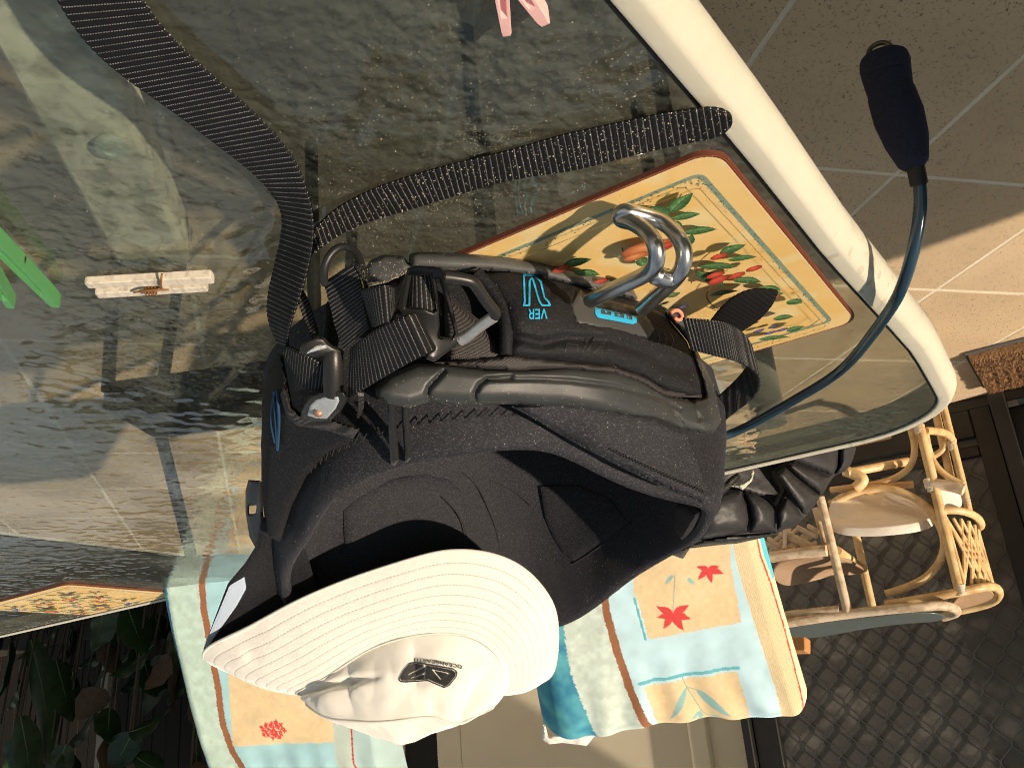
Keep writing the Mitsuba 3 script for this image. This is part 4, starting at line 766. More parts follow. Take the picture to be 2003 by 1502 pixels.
# ---------------------------------------------------------------- clothes pegs on the glass
mat('peg_wood', P_(lambda p, n, uv: mikit.mix((.66, .60, .50), (.44, .39, .32), mikit.smoothstep(.4, .8, F_(p.x * 40 + p.y * 60, p.x * 260 - p.y * 190, p.z * 300)))), rough=.7)
mat('rust_wire', (.30, .14, .05), rough=.6, metal=.4)
mat('green_plastic', (.09, .30, .11), rough=.38, spec_trans=0.0)
mat('pink_plastic', (.80, .48, .46), rough=.42)
pg = thing('clothes_peg', 'weathered wooden clothes peg with a rusty spring', 'clothes peg', None)
def prong(p0, p1, w0, w1, h0, h1, notch=True):
    p0, p1 = A3(p0), A3(p1); d = unit(p1 - p0); s = unit(np.cross([0, 0, 1], d)); L = np.linalg.norm(p1 - p0); rings = []
    for t, k in ((0, .9), (.015, 1), (.30, 1), (.6, 1), (.64, .94), (.67, .94), (.70, 1), (.985, 1), (1, .9)):
        w, h = (w0 + (w1 - w0) * t) * k, (h0 + (h1 - h0) * t) * k; c = p0 + d * L * t
        rings.append([c + s * a * w / 2 + V(0, 0, b * h / 2) for a, b in ((.9, -1), (1, -.8), (1, .8), (.9, 1), (-.9, 1), (-1, .8), (-1, -.8), (-.9, -1))])
    return loft(rings)
put('wooden_half', prong(tab(170, 553, .0068), tab(416, 541, .0075), .0066, .0078, .0048, .0058), 'peg_wood', pg)
put('wooden_half', prong(tab(190, 573, .0030), tab(405, 560, .0028), .0066, .0062, .0046, .0046), 'peg_wood', pg)
sp = []
for a in np.linspace(0, 4 * 2 * np.pi, 90): 
    c = tab(296 + a * 1.0 - 12, 567, .0065); sp.append(c + V(0, 0, .0030 * math.sin(a)) + .0030 * math.cos(a) * unit(tab(300, 540, 0) - tab(300, 580, 0)))
put('spring', cat([tube(sp, .0006, 6), tube(spline([tab(262, 572, .008), tab(290, 568, .0095), tab(330, 567, .0095)], 20), .0007, 6), tube(spline([tab(316, 566, .008), tab(315, 548, .0118), tab(317, 535, .009)], 20), .0007, 6)]), 'rust_wire', pg, smooth=True)
def plastic_peg(name, label, m, halves, coil):
    t = thing(name, label, 'clothes peg')
    for (a, b, w0, w1) in halves:
        p0, p1 = tab(*a), tab(*b); d = unit(p1 - p0); s = unit(np.cross([0, 0, 1], d)); L = np.linalg.norm(p1 - p0)
        prof = [(0, .9), (.02, 1), (.3, 1), (.55, 1), (.62, .90), (.68, .92), (.97, .80), (1, .66)]
        L_ = [np.array([p0 + d * L * q + s * (w0 + (w1 - w0) * q) / 2 * k for q, k in prof]), np.array([p0 + d * L * q - s * (w0 + (w1 - w0) * q) / 2 * k for q, k in prof])]
        out = np.vstack([L_[0], L_[1][::-1]]); hh_ = .0105
        up_, md = out + V(0, 0, hh_ / 2), out.mean(0)
        rings = [md + (out - md) * .93 + V(0, 0, -hh_ / 2), out + V(0, 0, -hh_ * .4), out + V(0, 0, hh_ * .4), md + (out - md) * .93 + V(0, 0, hh_ / 2), md + (out - md) * .62 + V(0, 0, hh_ / 2), md + (out - md) * .52 + V(0, 0, hh_ / 2 - .0022)]
        put('half', loft(rings), m, t, smooth=30)
    c = tab(*coil); put('coil', tube([c + .0035 * (math.cos(a) * V(1, 0, 0) + math.sin(a) * V(0, 0, 1)) + V(0, a * .0004, 0) for a in np.linspace(0, 18, 80)], .0007, 6), 'dull_metal', t, smooth=True)
    return t
plastic_peg('clothes_peg', 'bright green plastic clothes peg at the left edge', 'green_plastic', [((-34, 440, .008), (112, 590, .006), .0066, .0056), ((-46, 480, .008), (24, 592, .006), .0060, .0050)], (20, 505, .006))
plastic_peg('clothes_peg', 'pale pink plastic clothes peg of which only the tips show', 'pink_plastic', [((958, -190, .006), (990, 56, .0055), .0085, .0050), ((905, -190, .006), (1066, 34, .0055), .0085, .0055)], (945, -100, .006))

# ---------------------------------------------------------------- added hedge, out of view at left, shaped to shade the tiles
mat('shade_hedge_leaf', P_(lambda p, n, uv: mikit.mix((.05, .10, .03), (.02, .045, .015), F_(p.x * 20, p.y * 20, p.z * 20))), rough=.6)
hp = Polygon([(-5, -.1), (.88, -.1), (.87, .05), (.72, .85), (.67, 1.12), (.59, 1.50), (.48, 1.56), (0, 1.582), (-5, 1.585)])
uv, tri, d, ne = mesh_in(hp, .07); hv = np.c_[np.full(len(uv), -1.5), uv]; nz = meshkit.fbm(hv * 9, 4, 3); hv2 = hv.copy(); hv[:, 0] += (nz - .5) * .06 * np.clip(d / .05, 0, 1); hv2[:, 0] = -1.95 + (nz - .5) * .1
k_ = np.arange(ne); k1_ = (k_ + 1) % ne; nn_ = len(uv)
solo('shade_hedge', (np.vstack([hv, hv2]), np.vstack([tri, tri[:, ::-1] + nn_, np.stack([k_, k_ + nn_, k1_ + nn_], 1), np.stack([k_, k1_ + nn_, k1_], 1)])), 'shade_hedge_leaf', 'unseen green hedge added beside the patio to shade the tiles', 'hedge', smooth=50)

# ---------------------------------------------------------------- black security screen door, step and doormat
sd = thing('screen_door', 'black security screen door with a diamond grille, behind the rattan stand', 'door')
YD = 2.46
put('stile', cbox(.13, .20, YD - .02, YD + .03, .03, 2.06, .004), 'black_paint', sd)
put('stile', cbox(1.105, 1.20, YD - .02, YD + .03, .03, 2.06, .004), 'black_paint', sd)
put('rail', cbox(.2005, 1.1045, YD - .02, YD + .03, .03, .14, .004), 'black_paint', sd)
put('rail', cbox(.2005, 1.1045, YD - .02, YD + .03, 1.96, 2.06, .004), 'black_paint', sd)
put('rail', cbox(.2005, 1.1045, YD - .012, YD + .02, .17, .21, .004), 'black_paint', sd) 
put('fly_screen', cbox(.18, 1.12, YD + .0095, YD + .013, .1, 2.0, .001), 'black_panel', sd)
mat('grille_mat', (.03, .03, .03), rough=.25, spec=1.0, clearcoat=.6)
CW, CH = .0925, .113
for k in range(22):
    xk = .205 + CW / 4 + k * CW / 2
    if xk > 1.085: break
    z = np.arange(.215, 1.958, CH / 16); ph = 2 * np.pi * z / CH + math.pi * k
    tri_w = np.clip(1.45 * 2 / np.pi * np.arcsin(np.sin(ph)), -1, 1)
    x = xk + CW / 4 * tri_w * .94
    P = np.c_[x, np.full(len(z), YD), z]; T = np.gradient(P, axis=0); T /= np.linalg.norm(T, axis=1, keepdims=True); n = np.c_[T[:, 2], T[:, 1] * 0, -T[:, 0]]
    R = np.stack([P + n * a + V(0, b, 0) for a, b in ((.0021, -.0013), (.0021, .0013), (-.0021, .0013), (-.0021, -.0013))], 1)
    put('grille_strand', loft(R), 'grille_mat', sd, smooth=35)
put('door_frame', cat([cbox(.075, .128, YD - .05, YD + .03, .0, 2.08, .004), cbox(1.202, 1.235, YD - .05, YD + .055, .0, 2.08, .004)]), 'black_paint', sd)
put('track', cat([cbox(-.6, 1.235, 2.445, 2.515, .0, .022, .003), cbox(-.6, 1.235, 2.438, 2.447, .0, .040, .002)]), 'black_paint', sd)
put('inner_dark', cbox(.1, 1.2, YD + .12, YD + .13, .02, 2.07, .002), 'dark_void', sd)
mat('coir_mat', speckle((.36, .20, .095), (.05, .028, .014), 330, .60, 40, .45), rough=.95, bump=P_(lambda p, n, uv: N_(p.x * 500, p.y * 500, p.z * 500) + N_(p.x * 220, p.y * 220, p.z * 220)), bscale=.004)
mat('mat_rubber', (.10, .10, .105), rough=.5)
dm = thing('doormat', 'brown coir doormat with a dark rubber edge by the door track', 'doormat')
put('rubber_base', cbox(-.62, .128, 1.90, 2.318, .001, .009, .002), 'mat_rubber', dm)
gx, gy = np.meshgrid(np.arange(-.45, .1205, .0034), np.arange(1.912, 2.3125, .0034), indexing='ij')
ed = np.minimum(np.minimum(gx + .45, .120 - gx), np.minimum(gy - 1.912, 2.312 - gy)); hgt = .009 + .024 * np.clip(ed / .006, 0, 1) ** .5 + .0085 * RNG.random(gx.shape) * (ed > .001)
for hx in np.arange(-.40, .10, .034):
    for hy in (2.10, 2.19): hgt -= .014 * (np.exp(-((gx - hx) / .006) ** 2 - ((gy - hy) / .022) ** 2))
idx = np.arange(gx.size).reshape(gx.shape); fq = np.stack([idx[:-1, :-1], idx[1:, :-1], idx[1:, 1:], idx[:-1, 1:]], -1).reshape(-1, 4)
put('coir_pile', (np.stack([gx, gy, hgt], -1).reshape(-1, 3), fq), 'coir_mat', dm)

# ---------------------------------------------------------------- printed cushions on the two chairs
mat('cushion_print', VC, rough=.85, sheen=.3, bump=P_(lambda p, n, uv: N_(p.x * 900, p.y * 900, p.z * 900)), bscale=.0002)
mat('cream_cloth', (.68, .64, .50), rough=.85)
mat('blue_cloth', (.06, .28, .36), rough=.85)
mat('white_cloth', (.72, .71, .66), rough=.8)
mat('chair_frame', (.045, .04, .034), rough=.5)
mat('seat_cloth', (.06, .055, .05), rough=.9)
def coons(left, right, n, m):
    "grid between two measured side lines of (u, v, ground distance)"
    Lp, Rp = spline(left, m), spline(right, m); s = np.linspace(0, 1, n)
    return Lp[:, None] * (1 - s[None, :, None]) + Rp[:, None] * s[None, :, None]
def cushion(parent, left, right, bottom_bow, paint, bulge=.03, thick=.075, n=300, m=300, wr=.0075):
    G = coons(left, right, n, m); t = np.linspace(0, 1, m)[:, None]; s = np.linspace(0, 1, n)[None]
    S2, T2 = s + 0 * t, t + 0 * s; rho = .10      # rounded lower corners
    for side in (0, 1):
        a = np.clip(((S2 if side else 1 - S2) - (1 - rho)) / rho, 0, 1); b = np.clip((T2 - (1 - rho)) / rho, 0, 1); k = (a > 0) & (b > 0)
        a2, b2 = a * np.sqrt(1 - b * b / 2), b * np.sqrt(1 - a * a / 2); ss = (1 - rho) + rho * a2
        S2 = np.where(k, ss if side else 1 - ss, S2); T2 = np.where(k, (1 - rho) + rho * b2, T2)
    fi = np.clip(T2 * (m - 1), 0, m - 1.001); i0 = fi.astype(int); fr = (fi - i0)[..., None]
    Ls_, Rs_ = G[:, 0], G[:, -1]; Lq = Ls_[i0] * (1 - fr) + Ls_[i0 + 1] * fr; Rq = Rs_[i0] * (1 - fr) + Rs_[i0 + 1] * fr
    G = Lq * (1 - S2[..., None]) + Rq * S2[..., None]
    uv = G[..., :2].copy(); uv[..., 1] += bottom_bow(S2) * T2 ** 4
    P = A3([dep(u, v, y) for (u, v), y in zip(uv.reshape(-1, 2), G[..., 2].ravel())]).reshape(m, n, 3)
    nrm = unit(np.cross(P[m // 2, n - 1] - P[m // 2, 0], P[m - 1, n // 2] - P[0, n // 2])); nrm = nrm if nrm @ (EYE - P[m // 2, n // 2]) > 0 else -nrm
    prof = (np.clip(np.minimum(s, 1 - s) / .10, 0, 1) * (2 - np.clip(np.minimum(s, 1 - s) / .10, 0, 1))) * (np.clip((1 - t) / .14, 0, 1) * (2 - np.clip((1 - t) / .14, 0, 1)))
    w = (meshkit.fbm(P * 9, 3, 4) - .5) * 2 + np.sin(s * 46 + 5 * meshkit.noise(P * 6)) * np.clip((t - .62) * 3, 0, 1) * .8 * np.clip(np.sin(s * np.pi) * 1.4, 0, 1)
    F0 = P + nrm * ((prof * (bulge + thick / 2) + w * wr * prof)[..., None])
    B0 = P - nrm * ((prof * thick / 2 + .001)[..., None])
    idx = np.arange(n * m).reshape(m, n); fq = np.stack([idx[:-1, :-1], idx[:-1, 1:], idx[1:, 1:], idx[1:, :-1]], -1).reshape(-1, 4)
    col = paint(uv.reshape(-1, 2), s + 0 * t, t + 0 * s)
    v = np.vstack([F0.reshape(-1, 3), B0[::4, ::4].reshape(-1, 3)]); i2 = np.arange(B0[::4, ::4].shape[0] * B0[::4, ::4].shape[1]).reshape(B0[::4, ::4].shape[:2]) + n * m
    f2 = np.stack([i2[:-1, :-1], i2[1:, :-1], i2[1:, 1:], i2[:-1, 1:]], -1).reshape(-1, 4)
    put('cushion', (v, np.vstack([fq, f2])), 'cushion_print', parent, smooth=True, color=np.vstack([col, np.full((len(i2.ravel()), 3), .5)]))
    return P, nrm
z8 = lambda *p: [(1000 + x / 2.992, 1000 + y / 2.992) for x, y in p]
z9 = lambda *p: [(x / 2.85, 975 + y / 2.85) for x, y in p]
def lay_on(col, uv, poly, c, soft=None):
    P = Polygon(poly).buffer(0) if not hasattr(poly, 'geom_type') else poly
    m = contains_xy(P, uv[:, 0], uv[:, 1]); col[m] = A3(c) * RNG.uniform(.94, 1.06, (m.sum(), 1))
def edge_line(uv, line, jag=2.0):
    L = A3(line); x = np.interp(uv[:, 1], L[:, 1], L[:, 0]); return uv[:, 0] - x - (meshkit.noise(np.c_[uv / 2.2, uv[:, 0] * 0], 5) - .5) * jag
PALEB, TEAL, MINT, BRN, TAN, CRM, RDF, STR = (.48, .69, .78), (.035, .24, .36), (.52, .62, .57), (.27, .11, .05), (.67, .53, .32), (.72, .66, .42), (.58, .05, .05), (.12, .42, .52)
def petals(cx, cy, r, angs, wd=.32): 
    out = []
    for a, k in angs:
        c, n_ = A3([math.cos(a), math.sin(a)]), A3([-math.sin(a), math.cos(a)]); t = np.linspace(0, 1, 10); h = wd * r * k * np.sin(np.pi * t ** .7)
        mid = A3([cx, cy]) + np.outer(t * r * k, c); out.append(Polygon(np.vstack([mid + h[:, None] * n_ * .6, (mid - h[:, None] * n_ * .6)[::-1]])).buffer(0))
    return union_all(out)
def mott(uv, c, a=.10, f=16): return A3(c) * (1 + a * 2 * (meshkit.fbm(np.c_[uv / f, uv[:, 0] * 0], 3, 7) - .5))[:, None]
def paint1(uv, s, t):
    col = mott(uv, PALEB, .16, 30)
    b1 = [(1080, 900), (1095, 1150)] + z8((310, 680), (335, 800), (382, 930), (440, 1080), (520, 1270)) + [(1190, 1470)]
    b2 = [(1150, 900), (1168, 1120)] + z8((515, 480), (570, 680), (640, 890), (720, 1080), (810, 1240)) + [(1290, 1470)]
    b3 = [(1166, 900), (1182, 1120)] + z8((555, 460), (622, 700), (692, 900), (772, 1080), (872, 1250)) + [(1312, 1470)]
    e1, e2, e3 = edge_line(uv, b1, 5), edge_line(uv, b2, 2), edge_line(uv, b3, 2)
    bl = e1 < 0; g = np.clip((meshkit.fbm(np.c_[uv / 26, uv[:, 0] * 0], 3, 3) - .35) * 2.4, 0, 1)[:, None]
    col[bl] = (A3([.035, .22, .36]) * (1 - g) + A3([.10, .40, .46]) * g)[bl]
    m = (e1 >= 0) & (e2 < 0); col[m] = mott(uv, MINT, .22, 12)[m]
    m = (e2 >= 0) & (e3 < 0); col[m] = mott(uv, BRN, .1)[m]
    for q in (z8((690, 350), (772, 612), (1290, 520), (1228, 195), (1220, -200), (660, -200)), z8((742, 882), (1262, 792), (1380, 1175), (1400, 1190), (1300, 1260), (882, 1260))): 
        Pq = Polygon(q); mm = contains_xy(Pq, uv[:, 0] + (meshkit.noise(np.c_[uv / 2.5, uv[:, 0] * 0], 2) - .5) * 4, uv[:, 1] + (meshkit.noise(np.c_[uv / 2.5, uv[:, 0] * 0], 3) - .5) * 4); col[mm] = mott(uv, TAN, .10, 9)[mm]
    lay_on(col, uv, LineString(z8((720, 862), (1270, 768))).buffer(3), STR); lay_on(col, uv, LineString(z8((690, 385), (752, 612))).buffer(2.2), STR)
    lay_on(col, uv, petals(*z8((905, 470))[0], 36, [(math.radians(a), k) for a, k in ((-28, 1), (18, 1.0), (58, 1.05), (122, .95), (168, .85), (205, .95))], .36), RDF)
    lay_on(col, uv, petals(*z8((1100, 215))[0], 32, [(math.radians(a), k) for a, k in ((20, 1), (75, .95), (130, .9), (-10, .7), (190, .7))], .36), RDF)
    for q in (z8((905, 455), (915, 250)), z8((960, 835), (985, 890), (1080, 1040), (1180, 1160), (1230, 1240)), z8((985, 890), (1040, 905))): lay_on(col, uv, LineString(q).buffer(.8), (.22, .34, .30))
    for q in (((985, 890), (895, 1080), 20), ((1035, 900), (1245, 1065), 24), ((1068, 1030), (1015, 1105), 15), ((1070, 1040), (1085, 1170), 15), ((1120, 1070), (1220, 1105), 14), ((905, 250), (860, 305), 12), ((985, 265), (1030, 310), 12)):
        a, b = A3(z8(q[0])[0]), A3(z8(q[1])[0]); r = np.linalg.norm(b - a); lay_on(col, uv, petals(*a, r, [(math.atan2(*(b - a)[::-1]), 1)], q[2] / 2.99 / r * 1.6), (.25, .45, .45))
    b4 = [(1390, 900)] + z8((1258, 190), (1400, 650), (1480, 900), (1560, 1185)) + [(1535, 1470)]
    b5 = [(1440, 900)] + z8((1412, 175), (1480, 350), (1560, 600), (1640, 930), (1700, 1190)) + [(1590, 1470)]
    e4, e5 = edge_line(uv, b4, 1.5), edge_line(uv, b5, 1)
    m = (e4 >= 0) & (e5 < 0); col[m] = (A3([.62, .52, .32]) + .10 * np.sin(e4 * 1.75)[:, None] * A3([1, 1, .9]))[m]
    m = e5 >= 0; col[m] = mott(uv, CRM, .06)[m]; m = np.abs(e5) < 2.2; col[m] = A3([.55, .06, .05])
    m = (e5 > 8) & (uv[:, 1] < 1125) & (uv[:, 0] > 1478 + (uv[:, 1] - 1057) * .42); col[m] = A3([.10, .48, .62])
    for cx, cy in ((1425, 1400), (1440, 1398), (1455, 1397)): lay_on(col, uv, petals(cx, cy, 7, [(a, 1) for a in np.arange(0, 6.2, 1.05)], .5), RDF)
    return np.clip(col, 0, 1)
ch1 = thing('patio_chair', 'patio chair with a sunlit cushion of red flowers on pale blue, right of the hat', 'chair', 'chairs at the far side of the table')
P1, n1 = cushion(ch1, [(975, 900, 1.30), (1005, 1060, 1.42), (1032, 1230, 1.50), (1048, 1334, 1.54), (1070, 1446, 1.58)], [(1450, 900, 1.30), (1496, 1057, 1.42), (1521, 1150, 1.47), (1549, 1247, 1.51), (1592, 1392, 1.57)], lambda s: -12 * np.sin(s * np.pi) + 4 * np.sin(s * 9) + 2 * np.sin(s * 27 + 1), paint1)
def paint2(uv, s, t):
    col = mott(uv, (.33, .56, .62), .14, 30)
    b1 = [(340, 1000)] + z9((1035, 565), (1080, 800), (1120, 1100), (1180, 1280), (1250, 1400), (1290, 1500)) + [(475, 1560)]
    b2 = [(410, 1000)] + z9((1200, 520), (1272, 940), (1300, 1150), (1350, 1290), (1440, 1440)) + [(545, 1540)]
    b3 = [(421, 1000)] + z9((1236, 520), (1306, 940), (1334, 1150), (1390, 1290), (1482, 1440)) + [(560, 1540)]
    e1, e2, e3 = edge_line(uv, b1, 4), edge_line(uv, b2, 2), edge_line(uv, b3, 2)
    g = np.clip((meshkit.fbm(np.c_[uv / 20, uv[:, 0] * 0], 3, 13) - .35) * 2.4, 0, 1)[:, None]
    m = e1 < 0; col[m] = (A3([.03, .19, .34]) * (1 - g) + A3([.07, .33, .46]) * g)[m]
    m = (e1 >= 0) & (e2 < 0); col[m] = mott(uv, (.44, .58, .52), .18, 10)[m]
    m = (e2 >= 0) & (e3 < 0); col[m] = mott(uv, BRN, .1)[m]
    for q in (z9((1325, 600), (1370, 1260), (1760, 1240), (1980, 1235), (1980, 600)), z9((1556, 1415), (1905, 1405), (1960, 1600), (1600, 1600))): 
        mm = contains_xy(Polygon(q), uv[:, 0], uv[:, 1]); col[mm] = mott(uv, TAN, .10, 9)[mm]
    lay_on(col, uv, LineString(z9((1548, 1420), (1590, 1520))).buffer(2), STR)
    for i in range(26):
        a, r = i * 2.4, 4.6 * math.sqrt(i); lay_on(col, uv, petals(558 + r * math.cos(a), 1386 + .75 * r * math.sin(a), 5.5, [(a + k, 1) for k in (0, 1.57, 3.14, 4.71)], .5), RDF)
    for q in (z9((1720, 1410), (1760, 1500)), z9((1740, 1440), (1800, 1490))): lay_on(col, uv, LineString(q).buffer(.7), (.15, .2, .2))
    b4 = [(640, 1000), (675, 1449), (700, 1500), (725, 1560)]; b5 = [(675, 1000), (709, 1449), (739, 1500), (765, 1560)]; e4, e5 = edge_line(uv, b4, 1.5), edge_line(uv, b5, 1)
    m = (e4 >= 0) & (e5 < 0); col[m] = mott(uv, (.46, .55, .50), .1)[m]; m = e5 >= 0; col[m] = mott(uv, (.40, .55, .55), .06)[m]; m = np.abs(e5) < 1.6; col[m] = A3([.45, .06, .05])
    return np.clip(col, 0, 1)
ch2 = thing('patio_chair', 'patio chair left of the hat with a blue and sand printed cushion', 'chair', 'chairs at the far side of the table')
P2, n2 = cushion(ch2, [(318, 1100, 1.60), (332, 1180, 1.66), (352, 1265, 1.72), (376, 1360, 1.77), (420, 1500, 1.83), (450, 1580, 1.86)], [(745, 1100, 1.58), (755, 1180, 1.64), (765, 1265, 1.70), (777, 1400, 1.77), (797, 1500, 1.81), (815, 1580, 1.84)], lambda s: -6 * np.sin(s * np.pi), paint2)
def chair_frame(ch, P, nrm):
    m, n = P.shape[:2]; bk = -nrm * .045
    A, B, C, D = P[m - 40, 25], P[m - 40, n - 25], P[10, n - 25], P[10, 25]
    fwd = unit(V(nrm[0], nrm[1], 0)); dn_ = lambda q: V(q[0], q[1], .004)
    for top_, low in ((A, D), (B, C)):
        sl = (top_ - low) / (top_[2] - low[2]); foot = low + sl * (.43 - low[2]) + bk
        put('back_post', tube([top_ + bk, low + bk, foot, dn_(foot - fwd * .06)], .011, 10), 'chair_frame', ch, smooth=40)
        put('leg', tube([foot, foot + fwd * .16, dn_(foot + fwd * .18)], .011, 10), 'chair_frame', ch, smooth=40)
    put('top_rail', tube([A + bk, B + bk], .010, 10), 'chair_frame', ch, smooth=40)
    fl, fr_ = [lo + (hi - lo) / (hi[2] - lo[2]) * (.43 - lo[2]) + bk for hi, lo in ((A, D), (B, C))]
    q = [fl, fr_, fr_ + fwd * .17, fl + fwd * .17]; put('seat', hull([x + V(0, 0, -.01) for x in q] + [x + V(0, 0, .035) for x in q]), 'seat_cloth', ch)
chair_frame(ch1, P1, n1); chair_frame(ch2, P2, n2)
# white lining corner showing under the cushion of the sunny chair
SY = lambda ctrl: (lambda uv, d=0.0: (lambda P: P + (EYE - P) / np.linalg.norm(EYE - P, axis=1, keepdims=True) * np.broadcast_to(d, len(P))[:, None])(A3([dep(u, v, k) for (u, v), k in zip(np.atleast_2d(uv), RBFInterpolator(A3(ctrl)[:, :2] / 100, A3(ctrl)[:, 2], kernel='thin_plate_spline', smoothing=1e-5)(np.atleast_2d(A3(uv, float)) / 100))])))
W1 = SY([(1050, 1400, 1.56), (1180, 1400, 1.58), (1060, 1460, 1.60), (1170, 1470, 1.60)])
put('lining_tie', pad(W1, [(1062, 1395), (1072, 1440), (1110, 1432), (1165, 1422), (1168, 1432), (1148, 1458), (1100, 1452), (1075, 1455), (1060, 1445)], 4, .004, .006, 8, -.02, lambda uv, d: .006 * (meshkit.fbm(np.c_[uv / 14, uv[:, 0] * 0], 2, 9) - .5))[0], 'white_cloth', ch1, smooth=50, label='crumpled white lining under the cushion edge')

# ---------------------------------------------------------------- black padded jacket over the chair
mat('quilt_black', P_(lambda p, n, uv: mikit.mix((.022, .022, .024), (.035, .035, .038), F_(p.x * 60, p.y * 60, p.z * 60))), rough=.5, spec=.45, sheen=.2, bump=P_(lambda p, n, uv: F_(p.x * 90, p.y * 90, p.z * 90)), bscale=.0008)
JK = thing('padded_jacket', 'black padded jacket heaped on the chair seat just behind the table edge', 'jacket')
JS = SY([(1300, 1060, 1.18), (1400, 1050, 1.20), (1520, 1040, 1.23), (1600, 990, 1.27), (1650, 880, 1.30), (1400, 940, 1.17), (1500, 930, 1.20), (1580, 900, 1.25), (1340, 1090, 1.25)])
zj = lambda *p: [(1250 + x / 4.658, 850 + y / 4.658) for x, y in p]
JK_P = [((560, 560), (830, 500), (940, 510), (990, 640), (1010, 780), (985, 880), (860, 915), (560, 965), (560, 800), (640, 640)),
        ((950, 525), (1050, 540), (1150, 590), (1240, 680), (1245, 882), (1000, 895), (1020, 770), (1000, 660)),
        ((1252, 690), (1330, 560), (1420, 640), (1500, 760), (1440, 820), (1380, 850), (1255, 882)),
        ((1230, 350), (1330, 290), (1500, 440), (1655, 560), (1600, 640), (1510, 745), (1430, 640), (1330, 500)),
        ((1330, 280), (1400, 240), (1760, 385), (1700, 500), (1655, 560), (1480, 420)),
        ((1380, 240), (1420, 130), (1830, 40), (1818, 300), (1762, 380), (1600, 320)),
        ((1825, 40), (1990, 20), (1972, 150), (1930, 275), (1880, 332), (1770, 385), (1818, 260)),
        ((380, 1045), (600, 955), (860, 915), (1245, 885), (1330, 860), (1240, 915), (900, 990), (640, 1012)),
        ((250, 1078), (480, 1012), (400, 1132)),
        ((560, 380), (1400, 130), (1400, 250), (1240, 350), (1330, 500), (1240, 680), (1150, 590), (950, 525), (830, 500), (640, 580))]
put('backing', pad(JS, zj((380, 1045), (900, 985), (1240, 910), (1500, 770), (1650, 565), (1770, 385), (1930, 270), (1990, 20), (1500, 60), (560, 330)), 9, .004, .002, 20, -.05)[0], 'quilt_black', JK, smooth=50)
for i, q in enumerate(JK_P):
    put('quilted_panel', pad(JS, zj(*q), 4.5, .012, .024 if i < 7 else .010, 32 if i < 7 else 14, -.01 if i < 9 else -.05, lambda uv, d: .0045 * (meshkit.fbm(np.c_[uv / 26, uv[:, 0] * 0], 3, 17) - .5) * np.clip(d / 10, 0, 1) - .0022 * np.abs(np.sin(uv[:, 0] * .30 + uv[:, 1] * .12)) * np.clip(1 - d / 12, 0, 1), round_=2)[0], 'quilt_black', JK, smooth=55)
put('strap', pad(JS, zj((640, 590), (830, 385), (900, 345), (935, 380), (860, 460), (680, 640)), 4, .003, .003, 6, .018)[0], 'webbing_dense' if False else 'black_plastic', JK, smooth=50)
mat('pale_plastic', (.50, .54, .42), rough=.35)
put('pale_toggle', pad(JS, zj((835, 470), (900, 480), (945, 505), (1030, 420), (1052, 335), (1030, 325), (1010, 400), (940, 440)), 3.5, .003, .004, 5, .02)[0], 'pale_plastic', JK, smooth=50, label='pale plastic toggle')

# ---------------------------------------------------------------- rattan stand against the screen door
mat('cane', P_(lambda p, n, uv: mikit.mix((.74, .54, .28), (.56, .36, .16), mikit.smoothstep(.35, .75, F_(p.x * 30, p.y * 30, p.z * 30, octaves=4)))), rough=.38, clearcoat=.25)
mat('cane_grey', P_(lambda p, n, uv: mikit.mix((.66, .54, .39), (.44, .33, .22), mikit.smoothstep(.4, .7, F_(p.x * 40, p.y * 40, p.z * 40, octaves=4)))), rough=.55)
mat('cane_wrap', (.70, .63, .52), rough=.6)
mat('board_white', P_(lambda p, n, uv: mikit.mix((.80, .76, .70), (.66, .61, .54), F_(p.x * 20, p.y * 60, p.z * 20))), rough=.7)
mat('board_brown', (.36, .24, .15), rough=.6)
mat('shelf_glass', (.10, .12, .12), rough=.2)
RS = thing('rattan_stand', 'rattan plant stand with round shelves and a woven basket end', 'stand')
zr = lambda *p: [(1403 + x / 3.338, 775 + y / 3.338) for x, y in p]
YF, YB = 1.95, 2.25
def cane(name, pts, y, r, m='cane', n=40, straight=False, label=None):
    yy = np.broadcast_to(np.asarray(y, float), len(pts)); Q = [ony(u, v, k) for (u, v), k in zip(zr(*pts), yy)]
    return put(name, tube(even(Q, .02) if straight else spline(Q, n), r * 1.13, 12), m, RS, smooth=40, label=label)
cane('pole', ((1320, 190), (1590, 1300)), YF, .0135, straight=True)
cane('pole', ((672, 660), (858, 1430)), YF - .10, .0125, 'cane_grey', straight=True)
cane('pole', ((900, 880), (1022, 1420)), YB, .0125, straight=True)
cane('pole', ((1470, 40), (1600, 560), (1645, 760)), YB, .011, straight=True)
cane('pole', ((1425, 100), (1530, 560)), YB + .02, .012, straight=True)
cane('pole', ((640, 730), (720, 1010)), YF - .02, .010, 'cane_grey', straight=True)
cane('arch', ((735, 705), (860, 645), (960, 612), (1100, 598), (1250, 645), (1380, 735), (1450, 840), (1482, 950), (1452, 1080), (1350, 1190), (1230, 1248), (1100, 1290)), YF + .01, .0108)
cane('arch', ((1262, 215), (1288, 340), (1255, 460), (1130, 545), (930, 588), (740, 612)), YF + .02, .0095)
cane('arch', ((1362, 240), (1400, 400), (1480, 505), (1605, 575)), YF + .03, .009)
cane('arch', ((960, 625), (1150, 585), (1280, 575)), YF + .10, .010)
cane('rail', ((1360, 225), (1470, 235), (1540, 290)), [YF, YF + .1, YB], .011)
cane('rail', ((1490, 290), (1470, 350), (1400, 395)), [YB, YB, YB], .010)
cane('rail', ((850, 500), (1030, 465), (1245, 425)), [YF - .05, YF, YF + .1], .0125, straight=True)
cane('rail', ((830, 485), (900, 510), (950, 545), (900, 600)), YF - .04, .016)
cane('rail', ((1130, 255), (980, 290), (800, 330)), YF + .05, .010)
